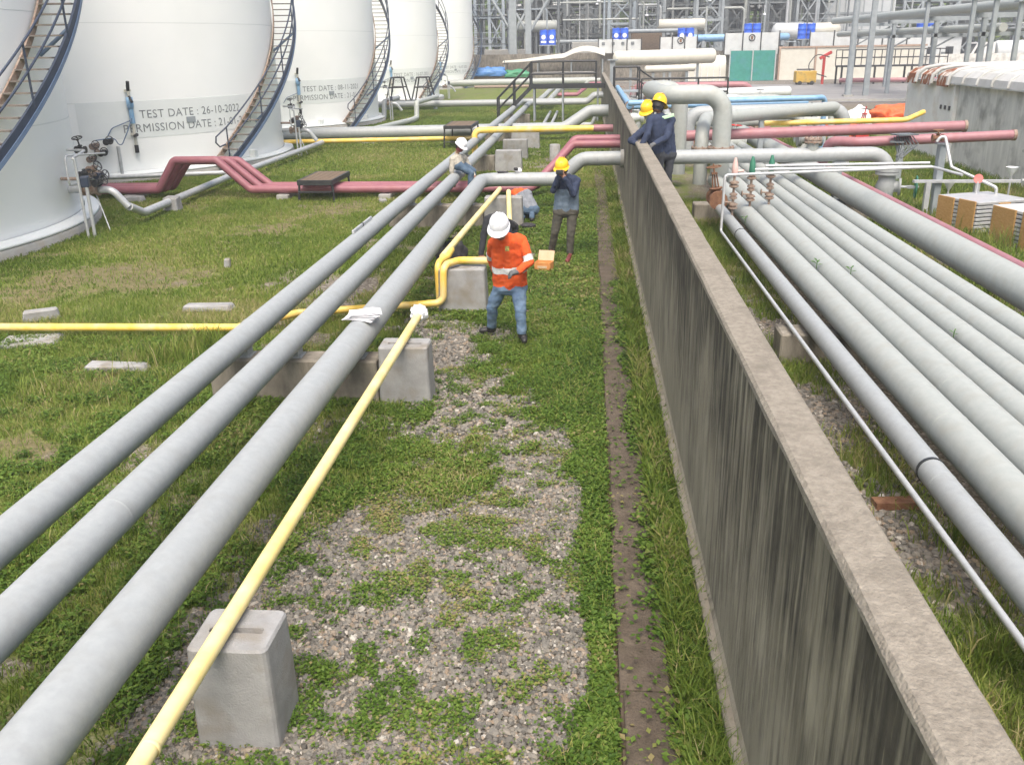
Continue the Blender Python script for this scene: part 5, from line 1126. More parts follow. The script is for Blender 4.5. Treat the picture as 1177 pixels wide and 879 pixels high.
frame(-8.8, -2.6, 108, 116, (4.2, 7.4, 10.6, 13.5), 3, 'b', 'dark steel process frame left of centre behind the awning')
frame(-2.2, 1.8, 112, 118, (4.5, 8, 11.5), 2, 'b', 'dark steel process frame behind the drum pair by the stile')
frame(2.2, 4.9, 106, 109, (2.8, 5.6, 8.4, 11.2, 14), 1, 'c', 'slim cross-braced lattice tower left of the middle', 'x', False)
frame(5.6, 8.2, 108, 112, (4, 6.5, 9, 11.5, 14), 1, 'a', 'pale square stair tower next to the lattice tower')
frame(8.8, 15.4, 112, 120, (4.6, 7.6, 10.6, 13.5), 3, 'b', 'dark steel process frame behind the middle drums')
frame(11.5, 14.2, 106, 108.5, (2.9, 5.8, 8.7, 11.6), 1, 'a', 'small cross-braced frame right of the cream vessel', 'x', False)
frame(15.8, 22.5, 114, 122, (4.8, 7.8, 10.8, 13.5), 3, 'b', 'dark steel process frame behind the plain drum pair')
frame(22.8, 27.2, 110, 116, (5., 8.2, 11.4), 2, 'a', 'grey steel frame left of the clad hall')
frame(42.5, 62, 120, 130, (5., 8.4, 11.8), 5, 'a', 'grey open frame on the right behind the truck')
frame(-24, -13.8, 112, 122, (4.5, 8, 11.5, 14), 4, 'b', 'dark steel process frame hidden behind the tanks')
frame(0, 30, 132, 140, (4.5, 8, 11.5, 15), 10, 'b', 'long dark rear process frame behind all the others', 'none')
frame(-30, -1, 130, 138, (4.5, 8, 11.5, 15), 9, 'b', 'long dark rear process frame behind the tanks', 'none')
# two pale box columns with knee braces behind the stile
for k, (px, w_) in enumerate(((590, .75), (607.5, .6))):
    p = onY(px, 60, 98); t = thing('steel_column', ['left, thicker one of two pale tall columns', 'right, thinner one of two pale tall columns'][k], 'column', (p.x, 98, 0), 'pair of pale tall columns')
    MB().box((p.x, 98, 5), (w_, w_, 10.2), 0, .03).build('pole', STEEL, t)
    for sg in (-1, 1):
        MB().tube([(p.x, 98.05*1, 4.6), (p.x+sg*2.4, 98.05, 8.4)], .16, 6).build('knee_brace', STEEL, t)
# vessels and exchangers in the frames
def vert_vessel(x, y, r, h, m, lb):
    t = thing('process_column', lb, 'vessel', (x, y, 0), 'upright vessels in the refinery')
    MB().lathe([(r*.9, 0), (r*.9, 1.2), (r, 1.25), (r, h-.6*r), (r*.8, h-.25*r), (r*.4, h-.05*r), (0, h)], (x, y, 0), 24).build('shell', m, t)
    for z in (h*.35, h*.7): MB().lathe([(r, z), (r+.8, z), (r+.8, z+.08), (r, z+.08)], (x, y, 0), 20).build('platform', STEEL, t)
    MB().tube([(x+r+.1, y, .3), (x+r+.1, y, h*.85), (x+r*.4, y, h)], .12, 8).build('side_pipe', GREY, t)
random.seed(12)
for x, y, r, h, m, lb in ((-6., 121, 1.5, 15, DSTEEL, 'dark upright vessel left of centre'), (0., 124, 1.2, 14, STEEL, 'grey upright vessel behind the stile'), (10.5, 125, 1.6, 16, DSTEEL, 'dark upright vessel behind the middle drums'), (18, 127, 1.3, 15, STEEL, 'grey upright vessel behind the teal fence'), (24.5, 124, 1.5, 16, DSTEEL, 'dark upright vessel left of the clad hall'), (50, 136, 1.6, 14, DSTEEL, 'dark upright vessel behind the right frame')):
    vert_vessel(x, y, r, h, m, lb)
def drum_vessel(x0, x1, y, z, r, m, lb):
    t = thing('heat_exchanger', lb, 'vessel', ((x0+x1)/2, y, z-r-.6), 'horizontal vessels in the refinery')
    MB().tube([(x0-r*.5, y, z), (x0-r*.3, y, z), (x0, y, z), (x1, y, z), (x1+r*.3, y, z), (x1+r*.5, y, z)], r, 16, True, [r*.3, r*.75, r, r, r*.75, r*.3]).build('shell', m, t)
    for f_ in (.2, .8): MB().box((x0+(x1-x0)*f_, y, (z-r*.6)/2 if z < 4 else z-r-.1), (.3, r*1.4, z-r*.6 if z < 4 else r*1.2)).build('saddle', STEEL, t)
drum_vessel(-7.5, -3.5, 106.5, 5.5, .6, GREYC, 'pale horizontal vessel above the awning'); drum_vessel(7.4, 12., 103.5, 5.35, .55, CREAM, 'cream horizontal vessel right of the middle drums')
drum_vessel(19.5, 23, 104, 4.5, .8, DULLW, 'white horizontal vessel between the plain drum pairs'); drum_vessel(9.5, 20, 100, 3.95, .36, BLUE, 'light blue horizontal vessel behind the white panels'); drum_vessel(22.5, 26, 105, 4.6, .7, CREAM, 'cream horizontal vessel below the clad hall')
for k, (x, y, z) in enumerate(((-8.8, 103.5, 1.6), (0.5, 103, 1.9), (5.4, 102.5, 2.3))):
    MB().box((x, y, z), (4.4, 1.5, z*2), 0, .05).build('low_building', [CONC, CONC, WOOD][k], None, ['pale grey block wall behind the awning posts', 'grey plinth behind the awning hump', 'brown clad block behind the lattice tower'][k], 'low building')
# process pipework: many thin pipes across the frames
random.seed(21)
PM = [STEEL, GREYC, GREY, DSTEEL, MATS['haze-tinted far steel'], GALV, GREY, DSTEEL]
def far_pipe(pts, r, m): 
    pth = fillet(pts, r*3, 3) if len(pts) > 2 else pts
    MB().tube(pth, r, 7).build('process_pipe', m, None, 'grey process pipe in the far refinery pipework', 'pipe', 'refinery process pipes')
for k in range(120):
    x = random.uniform(-12, 28); y = random.uniform(100.5, 131); z = random.uniform(3.4, 11.5); L_ = random.uniform(3, 10); r = random.choice([.07, .1, .14, .2]); m = random.choice(PM)
    pts = [(x, y, z), (x+L_, y, z)]
    if k % 2: pts += [(x+L_, y, max(.5, z-random.uniform(1.5, 6)))]
    if k % 3 == 0: pts = [(x, y, max(.3, z-random.uniform(2, 6)))]+pts
    far_pipe(pts, r, m)
for k in range(70):
    x = random.uniform(-12, 28); y = random.uniform(100.5, 130); z = random.uniform(1, 4); far_pipe([(x, y, z-1), (x, y, z+random.uniform(4, 9))], random.choice([.07, .1, .15]), random.choice(PM))
for k in range(26):
    x = random.uniform(28, 62); y = random.uniform(112, 130); z = random.uniform(3.5, 11.5); far_pipe([(x, y, z), (x+random.uniform(4, 14), y, z)], random.choice([.1, .15, .25]), random.choice(PM))
# lit floodlights among the steelwork are only small white caps by day
for k in range(22):
    x = random.uniform(-10, 26); y = random.uniform(103, 108); z = random.uniform(5.5, 9.8)
    q = MB(); q.lathe([(0, .22), (.12, .2), (.22, 0), (0, 0)], (x, y, z), 10).cyl((x, y, z+.2), (x, y, z+1.), .03, 5); q.build('lamp', PLASTIC, None, 'small white lamp hood in the far steelwork', 'lamp', 'lamp hoods in the refinery')
# dark wood far behind the works
def far_wood():
    n = 26000; x = RNG.uniform(-120, 170, n); y = RNG.uniform(180, 196, n); top = 11+5*fbm(x, y*0, .09, 91)+2*fbm(x, y*0, .5, 92); z = RNG.uniform(0, 1, n)**.7*top
    s = RNG.uniform(.5, 1.1, n); a = RNG.normal(0, 1, (n, 3)); b = RNG.normal(0, 1, (n, 3)); a /= np.linalg.norm(a, axis=1)[:, None]; b -= a*(a*b).sum(1)[:, None]; b /= np.linalg.norm(b, axis=1)[:, None]
    c = np.stack([x, y, z], -1); P = np.stack([c+a*s[:, None], c+b*s[:, None]*.8, c-a*s[:, None], c-b*s[:, None]*.8], 1).reshape(-1, 3)
    i = np.arange(n)[:, None]*4; F = np.concatenate([i+[0, 1, 2], i+[0, 2, 3]], 0)
    stuff_mesh('far_wood', P, F, np.repeat(RNG.uniform(0, .8, n), 4), LEF, 'dark green belt of trees far behind the refinery', 'trees')
far_wood()
frame(36, 42, 116, 122, (4.6, 7.6, 10.6), 3, 'a', 'grey open frame right of the clad hall')

# thin veil of humid air over the whole plant
m = bpy.data.materials.new('humid air'); m.use_nodes = True; N_ = m.node_tree.nodes; N_.remove(N_['Principled BSDF'])
pv = N_.new('ShaderNodeVolumePrincipled'); pv.inputs['Color'].default_value = (.93, .97, 1, 1); pv.inputs['Density'].default_value = .0016; pv.inputs['Anisotropy'].default_value = .1
m.node_tree.links.new(pv.outputs[0], N_['Material Output'].inputs['Volume'])
tag(link('haze', MB().box((0, 300, 10.5), (1500, 1300, 23)).mesh('haze'), m), 'thin humid haze over the whole plant', 'haze', None, 'stuff')
# ================================================================ people
SKIN = mat('skin', (.22, .115, .07), (.26, .14, .09), 9, .55)
HAIR = mat('black hair', (.012, .011, .011), (.02, .018, .018), 9, .6)
def cloth(name, c, c2): return mat(name, c, c2, 7, .9, 0, .35, 28)
ORANGE = cloth('orange work shirt', (.62, .075, .012), (.70, .11, .02)); DENIM = cloth('blue denim', (.095, .165, .27), (.16, .24, .35)); DDENIM = cloth('dark denim', (.055, .095, .15), (.08, .13, .19))
KHAKI = cloth('pale khaki shirt', (.34, .32, .27), (.42, .40, .34)); GREYB = cloth('grey blue jacket', (.10, .145, .20), (.14, .19, .25)); NAVYC = cloth('navy work cloth', (.018, .028, .06), (.03, .045, .09))
OLIVE = cloth('dark olive trousers', (.06, .058, .048), (.09, .085, .07)); GREYS = cloth('grey shirt', (.16, .18, .21), (.21, .23, .26)); BLACKC = cloth('black cloth', (.012, .014, .018), (.025, .027, .032))
SHOE = mat('black leather', (.015, .015, .016), (.03, .03, .032), 9, .5); SHOER = mat('dark red boots', (.14, .025, .025), (.18, .04, .04), 9, .6); GLOVE = mat('grey knit glove', (.07, .075, .08), (.14, .145, .15), 16, .9)
REFL = mat('reflective tape', (.62, .64, .64), (.70, .72, .72), 9, .35); REFG = mat('green reflective tape', (.42, .68, .42), (.5, .74, .5), 9, .4)
HWH = mat('white hard hat', (.76, .78, .82), (.80, .82, .85), 4, .3); HYE = mat('yellow hard hat', (.82, .50, .02), (.84, .56, .03), 4, .3); STRAP = mat('hat strap', (.1, .1, .11))
def capsule(V, F, a, b, ra, rb, n=12):
    a, b = Vector(a), Vector(b); d = b-a; L_ = max(d.length, 1e-5); d = d/L_; u = d.orthogonal().normalized(); v = d.cross(u); base = len(V); rows = []
    for k in range(5): th = math.pi/2*(1-k/4); rows.append((a-d*ra*math.sin(th), ra*math.cos(th)))
    for k in range(5): th = math.pi/2*k/4; rows.append((b+d*rb*math.sin(th), rb*math.cos(th)))
    for c, r in rows:
        for k in range(n): t_ = 2*math.pi*k/n; V.append(c+(u*math.cos(t_)+v*math.sin(t_))*max(r, 1e-4))
    for i in range(len(rows)-1):
        for k in range(n): F.append((base+i*n+k, base+i*n+(k+1) % n, base+(i+1)*n+(k+1) % n, base+(i+1)*n+k))
    F.append(tuple(base+k for k in range(n))[::-1]); F.append(tuple(base+(len(rows)-1)*n+k for k in range(n)))
def person(label, j, mats, hat=None, face=(0, -1, -.3), up=(0, 0, 1), hands=('relaxed', 'relaxed'), feet_dir=(0, -1, 0), bands=None, vox=.0095, org=None, sc=1., scarf=None):
    """j: joints in metres; mats: top, sleeve, trousers, shoes, hand; one continuous remeshed body, coloured by garment"""
    J = {k: Vector(v) for k, v in j.items()}; face = Vector(face).normalized(); up = Vector(up).normalized(); up = (up-face*up.dot(face)).normalized(); side = face.cross(up)   # to the wearer's right... viewer frame
    segs = []                                             # a, b, ra, rb, slot
    S_ = lambda a, b, ra, rb, s: segs.append((Vector(a), Vector(b), ra*sc, rb*sc, s))
    shc = (J['sl']+J['sr'])/2; hpc = (J['hl']+J['hr'])/2; neck = J['neck']; head = J['head']
    fw_ = (J['sl']-J['sr']).cross(shc-hpc).normalized()                # body front/back axis
    belly = hpc.lerp(shc, .45)
    S_(J['sl'].lerp(shc, .12), J['sr'].lerp(shc, .12), .075, .075, 0)
    for s in ('l', 'r'):
        sh, hp = J['s'+s], J['h'+s]
        S_(sh.lerp(shc, .38), hp.lerp(hpc, -.05), .096, .106, 0); S_(sh, J['e'+s], .066, .054, 1); S_(J['e'+s], J['w'+s], .052, .042, 1)
        S_(hp+(shc-hpc).normalized()*.02, J['k'+s], .098, .070, 2); S_(J['k'+s], J['a'+s], .070, .056, 2)
    S_(hpc, shc, .115, .11, 0); S_(J['hl'], J['hr'], .115, .115, 2); S_(hpc+(shc-hpc)*.10, belly, .122, .12, 0)
    S_(shc, neck, .07, .055, 0); S_(neck, head, .050, .055, 4)
    S_(head-up*.045, head+up*.06, .078, .088, 4); S_(head-up*.075+face*.025, head-up*.02+face*.03, .052, .065, 4)     # skull, jaw
    S_(head+face*.085-up*.005, head+face*.108-up*.03, .012, .017, 4)                                                # nose
    for sg in (-1, 1): S_(head+side*sg*.086-up*.01, head+side*sg*.088+up*.025, .016, .018, 4)                          # ears
    fd = Vector(feet_dir).normalized()
    for i, s in enumerate(('l', 'r')):
        an = J['a'+s]; f2 = J.get('t'+s); f2 = f2 if f2 is not None else an+fd*.17-Vector((0, 0, .05))
        S_(an, an-Vector((0, 0, .04)), .056, .052, 3); S_(an-Vector((0, 0, .045))-fd*.03, f2, .045, .040, 3)
        wv = J['w'+s]; ar = (wv-J['e'+s]).normalized(); hd = J.get('p'+s); hdv = (hd-wv).normalized() if hd is not None else ar
        pn = hdv.cross(Vector((0, 0, 1)) if abs(hdv.z) < .9 else Vector((0, 1, 0))).normalized(); nn = pn.cross(hdv).normalized()
        pe = wv+hdv*.085; S_(wv, pe, .034, .036, 5); S_(wv+pn*.012, pe+pn*.022, .028, .024, 5); S_(wv-pn*.012, pe-pn*.022, .028, .024, 5)
        curl = .35 if hands[i] == 'relaxed' else 1.0
        for q_, ln in ((-.033, .058), (-.011, .072), (.011, .078), (.033, .066)):
            b0 = pe+pn*q_; m1 = b0+(hdv*math.cos(curl*.5)+nn*-math.sin(curl*.5))*ln*.55; m2 = m1+(hdv*math.cos(curl*1.3)+nn*-math.sin(curl*1.3))*ln*.55
            S_(b0, m1, .0125, .0115, 5); S_(m1, m2, .0115, .010, 5)
        th0 = wv+hdv*.03+pn*.03; th1 = th0+(pn*.75+hdv*.55-nn*.2).normalized()*.045; th2 = th1+(hdv*.9+pn*.1-nn*.4).normalized()*.035
        S_(th0, th1, .016, .0135, 5); S_(th1, th2, .0135, .011, 5)
    V, F = [], []
    for a, b, ra, rb, s in segs: capsule(V, F, a, b, ra, rb)
    me = bpy.data.meshes.new('raw'); me.from_pydata([tuple(v) for v in V], [], F); o = bpy.data.objects.new('raw', me); S.collection.objects.link(o)
    md = o.modifiers.new('r', 'REMESH'); md.mode = 'VOXEL'; md.voxel_size = vox; ms = o.modifiers.new('s', 'SMOOTH'); ms.iterations = 3; ms.factor = .5
    bpy.context.view_layer.update(); body = bpy.data.meshes.new_from_object(o.evaluated_get(bpy.context.evaluated_depsgraph_get())); bpy.data.objects.remove(o); bpy.data.meshes.remove(me)
    n = len(body.vertices); co = np.empty(n*3, np.float32); body.vertices.foreach_get('co', co); co = co.reshape(-1, 3).astype(float)
    def near(P):
        best = np.full(len(P), 9.); lab = np.zeros(len(P), int)
        for a, b, ra, rb, s in segs:
            A = np.array(a); D = np.array(b)-A; L2 = max((D*D).sum(), 1e-9); t_ = np.clip(((P-A) @ D)/L2, 0, 1); d = np.linalg.norm(P-A-t_[:, None]*D, axis=1)-(ra+(rb-ra)*t_)
            k = d < best; best[k] = d[k]; lab[k] = s
        return lab
    lv_ = near(co); nr = np.empty(n*3, np.float32); body.vertices.foreach_get('normal', nr); nr = nr.reshape(-1, 3)
    fold = np.array([mnoise.noise(Vector((p[0]*9, p[1]*9, p[2]*14)))*.6+mnoise.noise(Vector((p[0]*22, p[1]*22, p[2]*26)))*.4 for p in co])
    co2 = co+nr*(np.where(lv_ < 3, .013*fold+.004, 0))[:, None]
    org = Vector(org) if org is not None else Vector((hpc.x, hpc.y, min(J['al'].z, J['ar'].z)-.09))
    co2 = co2-np.array(org)
    body.vertices.foreach_set('co', co2.astype(np.float32).ravel())
    m_ = len(body.polygons); fc = np.empty(m_*3, np.float32); body.polygons.foreach_get('center', fc); fc = fc.reshape(-1, 3).astype(float)+np.array(org); lab = near(fc)
    slots = [mats['top'], mats.get('sleeve', mats['top']), mats['legs'], mats['shoes'], SKIN, mats.get('hand', SKIN), REFL, REFG]
    if mats.get('yoke') is not None:
        slots.append(mats['yoke']); ax = (shc-hpc).normalized(); tt = (fc-np.array(hpc)) @ np.array(ax)/(shc-hpc).length; lab = np.where((lab == 0) & (tt > mats.get('yt', .72)), 8, lab)
    ax = (shc-hpc).normalized(); L_ = (shc-hpc).length; tt = (fc-np.array(hpc)) @ np.array(ax)/L_
    if bands:
        for kind, a, b, sl_ in bands:
            if kind == 'torso': lab = np.where((lab == 0) & (tt > a) & (tt < b), sl_, lab)
            if kind == 'arm':
                for s in ('l', 'r'):
                    A = np.array(J['s'+s]); D = np.array(J['e'+s])-A; u_ = ((fc-A) @ D)/(D @ D); dd = np.linalg.norm(fc-A-np.clip(u_, 0, 1)[:, None]*D, axis=1); lab = np.where((lab == 1) & (u_ > a) & (u_ < b) & (dd < .11), sl_, lab)
    for mm in slots: body.materials.append(mm)
    body.polygons.foreach_set('material_index', lab.astype(np.int32)); body.polygons.foreach_set('use_smooth', np.ones(m_, bool)); body.update()
    t = thing('person', label, 'person', org); link('body', body, None, t)
    R3 = Matrix((side, face, up)).transposed()
    q = MB()                                               # hair: cap round the back of the skull
    V = []; nn_ = 16
    prof = [(.094, -.055), (.100, -.01), (.101, .04), (.085, .085), (.05, .115), (0, .125)]
    q.lathe([(r*sc, z*sc) for r, z in prof], head-face*.012, nn_, True, R3); 
    hair = q.build('hair', HAIR, t)
    for sg in (-1, 1):
        q = MB().lathe([(0, -.008), (.008, -.005), (.011, 0), (.008, .005), (0, .008)], head+face*.088+side*sg*.034+up*.015, 8, True, R3); q.build('eye', HAIR, t)
    MB().box(head+face*.086-up*.062, (.045, .012, .010), rot=R3).build('mouth', REDP if False else mat('lips', (.16, .06, .05)), t)
    if scarf is not None:
        MB().tube([head-up*.10+face*.01, head-up*.055+face*.012, head-up*.015+face*.01], .1, 16, False, [.082, .092, .096]).build('face_cloth', scarf, t)
    if hat is not None:
        c = head+up*.045; q = MB(); prof = [(.132, .0), (.134, .03), (.126, .07), (.105, .11), (.07, .135), (.03, .148), (0, .15)]
        q.lathe([(r, z) for r, z in prof], c, 24, True, R3 @ Matrix.Diagonal((.88, 1.02, .95))); ht = q.build('hard_hat', hat, t)
        V = []; F = []; n2 = 24
        for k in range(n2):
            a = 2*math.pi*k/n2; fx, fy = math.cos(a)*.118, math.sin(a)*.136; pk = .012+.055*max(0, math.sin(a))**1.5
            rr = math.hypot(fx, fy); o1 = Vector((fx, fy, .004)); o2 = Vector((fx*(1+pk/rr), fy*(1+pk/rr), -.012-.018*max(0, math.sin(a))))
            for p in (o1, o2, o2+Vector((0, 0, -.006)), o1+Vector((0, 0, -.01))): V.append(c+R3 @ p)
        for k in range(n2):
            for i in range(4): F.append((k*4+i, ((k+1) % n2)*4+i, ((k+1) % n2)*4+(i+1) % 4, k*4+(i+1) % 4))
        MB().add(V, F, True).build('brim', hat, ht)
        for dx in (-.035, 0, .035):
            q = MB(); q.tube([c+R3 @ Vector((dx, y_, z_)) for y_, z_ in ((-.135, .04), (-.115, .088), (-.06, .138), (0, .153), (.06, .138), (.115, .088))], .008, 6); q.build('crown_ridge', hat, ht)
    return t
def JY(px, py, y): return onY(px, py, y)
# worker in orange, stooping with one hand at the hip
Yo = 11.05
worker = person('stooping worker in orange shirt with silver bands, jeans and white hard hat',
    dict(head=JY(574, 262, Yo-.30), neck=JY(576, 274, Yo-.20), sl=JY(600, 277, Yo-.12), sr=JY(567, 279, Yo-.16), el=JY(609, 301, Yo-.20), wl=JY(596, 312, Yo-.38), pl=JY(588, 314, Yo-.42), er=JY(564, 297, Yo+.12), wr=JY(569, 311, Yo+.22), pr=JY(573, 318, Yo+.2),
         hl=JY(596, 329, Yo), hr=JY(577, 329, Yo), kl=JY(598, 356, Yo-.12), kr=JY(566, 352, Yo+.06), al=JY(600, 382, Yo-.12), ar=JY(565, 375, Yo+.22), tl=onZ(603, 391, .05)-Vector((0, .03, 0)), tr=onZ(554, 380, .05)),
    dict(top=ORANGE, legs=DENIM, shoes=SHOE, hand=GLOVE), HWH, (-.14, -.86, -.48), (0, -.45, .88), ('fist', 'fist'), (-.5, -.8, 0), bands=[('torso', .36, .50, 6), ('arm', .68, .95, 6)])
# badge print on the orange shirt
bp_ = JY(583, 286, Yo-.335); t = worker
MB().box(bp_, (.05, .012, .06), .2, .004, rot=Matrix.Rotation(-.3, 3, 'X')).build('chest_emblem', mat('emblem dark', (.05, .06, .04), (.4, .32, .05), 60, .8), t)
# worker with yellow helmet holding a camera to his face
Yh = 16.1
person('standing worker in yellow hard hat and grey-blue jacket with a camera to his face',
    dict(head=JY(646, 194, Yh-.06), neck=JY(650, 205, Yh), sl=JY(663, 208, Yh), sr=JY(642, 206, Yh+.02), el=JY(659, 224, Yh-.20), wl=JY(649, 205, Yh-.30), pl=JY(646, 199, Yh-.27), er=JY(636, 219, Yh-.18), wr=JY(642, 203, Yh-.29), pr=JY(644, 198, Yh-.27),
         hl=JY(658, 243, Yh), hr=JY(643, 243, Yh), kl=JY(656, 268, Yh-.06), kr=JY(638, 266, Yh-.02), al=JY(655, 291, Yh-.05), ar=JY(634, 287, Yh+.1), tl=onZ(652, 300, .05), tr=onZ(630, 293, .05)),
    dict(top=GREYB, sleeve=NAVYC, legs=OLIVE, shoes=SHOER, hand=SKIN, yoke=NAVYC), HYE, (-.25, -.9, -.25), (0, 0, 1), ('fist', 'fist'), (-.2, -1, 0))
cmr = thing('camera', 'small black camera held by the worker in the yellow hard hat', 'camera', JY(643, 198, Yh-.36)); MB().box(JY(643, 198, Yh-.35), (.12, .04, .08), .1, .008).build('body', BLACK, cmr); q = MB(); ring(q, JY(643, 198, Yh-.39), YD, .03, .04, 14); q.build('lens', BLACK, cmr)
# man in khaki sitting on the middle pipe
Yk = 21.5; p2 = Vector((P2X, Yk, .86))
person('man in pale khaki shirt and white hard hat sitting on a grey pipe',
    dict(head=JY(529, 168, Yk-.02), neck=JY(525, 177, Yk), sl=JY(534, 182, Yk+.2), sr=JY(520, 183, Yk-.18), el=JY(540, 194, Yk+.2), wl=JY(545, 202, Yk+.05), er=JY(519, 196, Yk-.24), wr=JY(521, 207, Yk-.22),
         hl=p2+Vector((.10, .14, .08)), hr=p2+Vector((.10, -.12, .08)), kl=p2+Vector((.42, .16, -.08)), kr=p2+Vector((.40, -.12, -.1)), al=p2+Vector((.40, .2, -.52)), ar=p2+Vector((.36, -.14, -.72)), tl=p2+Vector((.52, .2, -.6)), tr=p2+Vector((.50, -.16, -.80))),
    dict(top=KHAKI, legs=DDENIM, shoes=SHOE), HWH, (.75, -.45, -.5), (.1, 0, 1), ('relaxed', 'relaxed'), (1, -.1, 0), scarf=mat('dark red scarf', (.16, .03, .04), (.2, .05, .05), 9, .9))
# crouching man in grey, his back turned
Yc = 19.75
person('crouching man in grey shirt behind the rear concrete block',
    dict(head=JY(594, 226, Yc+.44), neck=JY(596, 222, Yc+.26), sl=JY(589, 222, Yc+.16), sr=JY(608, 222, Yc+.06), el=JY(588, 238, Yc+.32), wl=JY(590, 244, Yc+.5), er=JY(612, 236, Yc+.3), wr=JY(604, 243, Yc+.52),
         hl=JY(602, 241, Yc-.06), hr=JY(614, 241, Yc-.08), kl=JY(592, 240, Yc+.38), kr=JY(611, 240, Yc+.36), al=onZ(600, 251, .10)+Vector((0, .12, 0)), ar=onZ(611, 251, .10)+Vector((0, .12, 0)), tl=onZ(598, 251, .05)+Vector((0, .38, 0)), tr=onZ(609, 251, .05)+Vector((0, .38, 0))),
    dict(top=GREYS, legs=DDENIM, shoes=SHOE, yoke=ORANGE, yt=.98), mat('orange hard hat', (.60, .12, .03), (.64, .16, .05), 4, .3), (-.2, .6, -.8), (-.2, .9, .4), ('relaxed', 'relaxed'), (0, 1, 0))
# man in black bending over behind the orange worker
Yb = 14.1
person('man in black bending over a yellow pipe behind the orange worker',
    dict(head=JY(577, 262, Yb-.10), neck=JY(575, 253, Yb+.04), sl=JY(581, 256, Yb+.16), sr=JY(561, 252, Yb+.1), el=JY(586, 270, Yb+.1), wl=JY(580, 285, Yb), er=JY(556, 271, Yb), wr=JY(553, 292, Yb-.12), pr=JY(553, 298, Yb-.15),
         hl=JY(588, 262, Yb+.55), hr=JY(574, 262, Yb+.55), kl=JY(588, 285, Yb+.25), kr=JY(573, 285, Yb+.25), al=onZ(590, 316, .10)+Vector((0, .1, 0)), ar=onZ(573, 317, .10)+Vector((0, .1, 0))),
    dict(top=BLACKC, legs=BLACKC, shoes=SHOE), mat('dark blue hard hat', (.03, .05, .12), None, rough=.35), (0, -.6, -.8), (0, -.8, .6), ('fist', 'relaxed'), (0, -1, 0))
# two men in navy leaning on the wall
sg_ = thing('staging', 'low timber staging behind the wall under the two navy workers', 'staging', (1.5, 16.6, 0))
for k in range(3): MB().box((1.14+k*.17, 16.8, 1.0), (.155, 2.6, .05), 0, .005).build('plank', WOOD, sg_)
for x in (1.12, 1.5):
    for y in (15.7, 17.9): MB().box((x, y, .46), (.09, .09, 1.04)).build('leg', WOOD, sg_)
for y in (15.7, 17.9): MB().box((1.31, y, .93), (.5, .07, .09)).build('bearer', WOOD, sg_)
Yr = 16.2
navy = person('navy worker with yellow hard hat and green shoulder stripe at the wall',
    dict(head=JY(757, 121, Yr), neck=JY(758, 131, Yr), sl=JY(772, 138, Yr+.08), sr=JY(748, 138, Yr-.12), el=JY(766, 158, Yr-.22), wl=JY(753, 165, Yr-.35), er=JY(744, 155, Yr-.25), wr=JY(738, 165, Yr-.3),
         hl=JY(770, 178, Yr+.06), hr=JY(757, 178, Yr-.06), kl=JY(768, 199, Yr+.04), kr=JY(758, 199, Yr-.08), al=JY(767, 219, Yr+.1), ar=JY(760, 219, Yr-.02)),
    dict(top=NAVYC, legs=cloth('charcoal work trousers', (.03, .035, .045), (.045, .05, .06)), shoes=SHOE, hand=GLOVE), HYE, (.3, .4, -.25), (0, 0, 1), ('fist', 'fist'), (-1, -.2, 0), scarf=BLACKC)
stp = JY(768, 134, Yr-.11); t = navy; MB().box(stp, (.20, .02, .055), .1, .006, rot=Matrix.Rotation(-.25, 3, 'Y')).build('reflective_tape', REFG, t)
Yl = 16.75
person('navy worker resting both arms on top of the concrete wall',
    dict(head=JY(745, 128, Yl), neck=JY(747, 138, Yl+.05), sl=JY(752, 147, Yl+.2), sr=JY(741, 149, Yl-.12), el=JY(735, 161, Yl-.1), wl=JY(742, 167, Yl-.3), er=JY(725, 162, Yl-.42), wr=JY(739, 168, Yl-.5),
         hl=JY(757, 178, Yl+.2), hr=JY(754, 179, Yl), kl=JY(757, 197, Yl+.2), kr=JY(756, 198, Yl), al=JY(757, 214, Yl+.3), ar=JY(756, 215, Yl+.1)),
    dict(top=NAVYC, legs=BLACKC, shoes=SHOE), HYE, (-.5, -.75, -.4), (0, 0, 1), ('relaxed', 'relaxed'), (-1, -.3, 0), scarf=mat('grey neck cloth', (.3, .33, .32), (.36, .4, .38), 9, .9))
# ---------------------------------------------------------------- things set down on the grass
c = onZ(625, 311); bx = thing('cardboard_box', 'open orange cardboard box on the grass beside the orange worker', 'box', (c.x, c.y+.1, 0)); cx_, cy_ = c.x, c.y+.1
W_, D_, H_ = .27, .20, .13; rz = -.25; M3 = Matrix.Rotation(rz, 3, 'Z')
def bxp(d, s, nm, m, tilt=None): 
    p = Vector((cx_, cy_, 0))+M3 @ Vector(d); MB().box(p, s, rot=M3 @ (tilt if tilt is not None else Matrix.Identity(3))).build(nm, m, bx)
bxp((0, 0, .01), (W_, D_, .012), 'bottom', CARDI); bxp((0, -D_/2, H_/2), (W_, .008, H_), 'side', CARD); bxp((0, D_/2, H_/2), (W_, .008, H_), 'side', CARD); bxp((-W_/2, 0, H_/2), (.008, D_-.01, H_), 'side', CARD); bxp((W_/2, 0, H_/2), (.008, D_-.01, H_), 'side', CARD)
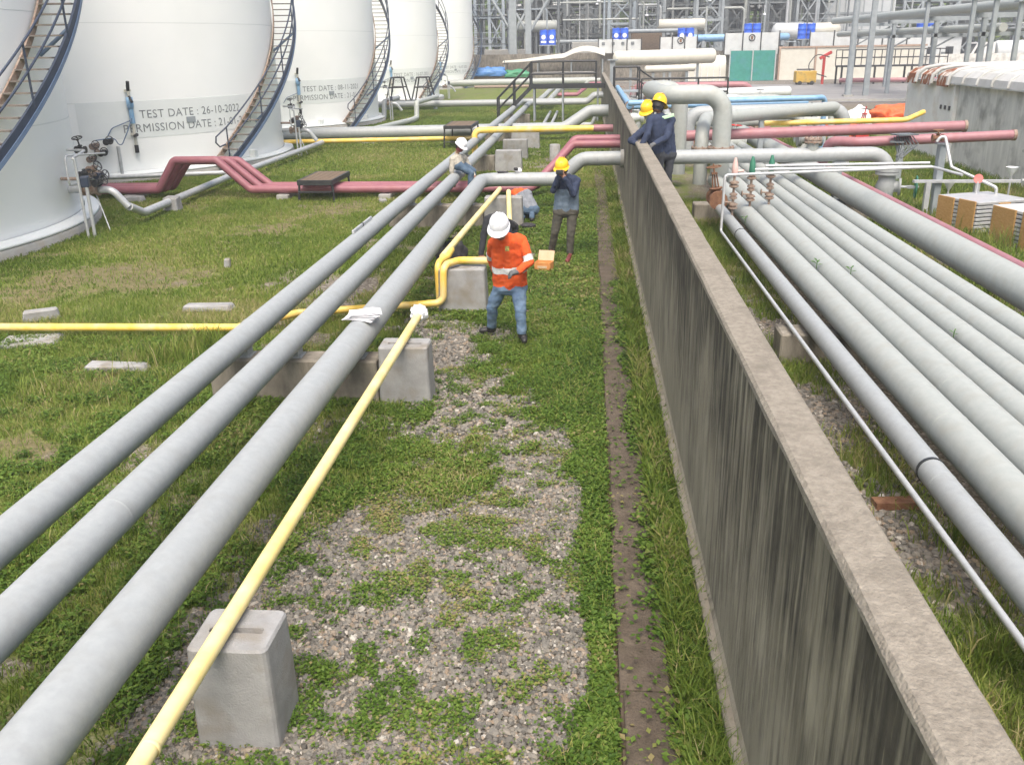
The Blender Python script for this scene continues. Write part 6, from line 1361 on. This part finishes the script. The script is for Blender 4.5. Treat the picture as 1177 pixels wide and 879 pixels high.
bxp((0, D_/2+.04, H_+.075), (W_, .008, .17), 'lid_flap', CARDI, Matrix.Rotation(-.4, 3, 'X')); bxp((0, 0, H_-.04), (W_-.02, D_-.02, .01), 'packing', CARD); bxp((0, -D_/2-.006, H_*.45), (W_*.6, .004, H_*.3), 'print_panel', CARDI)
bg_ = onZ(519, 300); bgt = thing('canvas_bag', 'slumped black canvas bag on the grass left of the yellow elbow', 'bag', (bg_.x, bg_.y+.1, 0))
bm = bmesh.new(); bmesh.ops.create_icosphere(bm, subdivisions=4, radius=1); q = MB()
for v in bm.verts:
    k = 1+.22*mnoise.noise(v.co*1.8)+.12*mnoise.noise(v.co*5); v.co = Vector((v.co.x*.28*k, v.co.y*.24*k, max(v.co.z, -.4)*.24*k))
z0 = min(v.co.z for v in bm.verts); q.add([(v.co.x+bg_.x, v.co.y+bg_.y+.1, v.co.z-z0-.01) for v in bm.verts], [tuple(v.index for v in f.verts) for f in bm.faces], True); bm.free(); q.build('sack_body', CANVAS, bgt)
MB().tube(fillet([(bg_.x-.12, bg_.y, .26), (bg_.x-.08, bg_.y-.02, .40), (bg_.x+.08, bg_.y-.02, .40), (bg_.x+.12, bg_.y, .26)], .05), .014, 6).build('strap', CANVAS, bgt)
g_ = onZ(607, 262); 
lump('tool_pouch', (g_.x, g_.y, 0), (.16, .1, .09), CANVAS, 'small black pouch on the grass by the rear block', 'pouch', 51)
gl = thing('work_glove', 'dark glove left on the bend of the widest grey pipe', 'glove', (-1.95, 21.1, PZ+.155)); q = MB(); q.box((-1.95, 21.1, PZ+.17), (.16, .1, .035), .3, .012); q.build('palm', CANVAS, gl)
for k in range(4): MB().cyl((-1.88, 21.07+.025*k, PZ+.17), (-1.79+.01*(k % 2), 21.09+.03*k, PZ+.165), .011, 6).build('finger', CANVAS, gl)
c2 = thing('cloth_bundle', 'small white and black bundle on the widest grey pipe behind the yellow hard hat', 'cloth', (-1.55, 21.12, PZ+.155)); MB().box((-1.55, 21.12, PZ+.20), (.16, .12, .1), .2, .03).build('cloth', PAPER, c2); MB().box((-1.6, 21.06, PZ+.24), (.09, .1, .06), .4, .02).build('cap', CANVAS, c2)
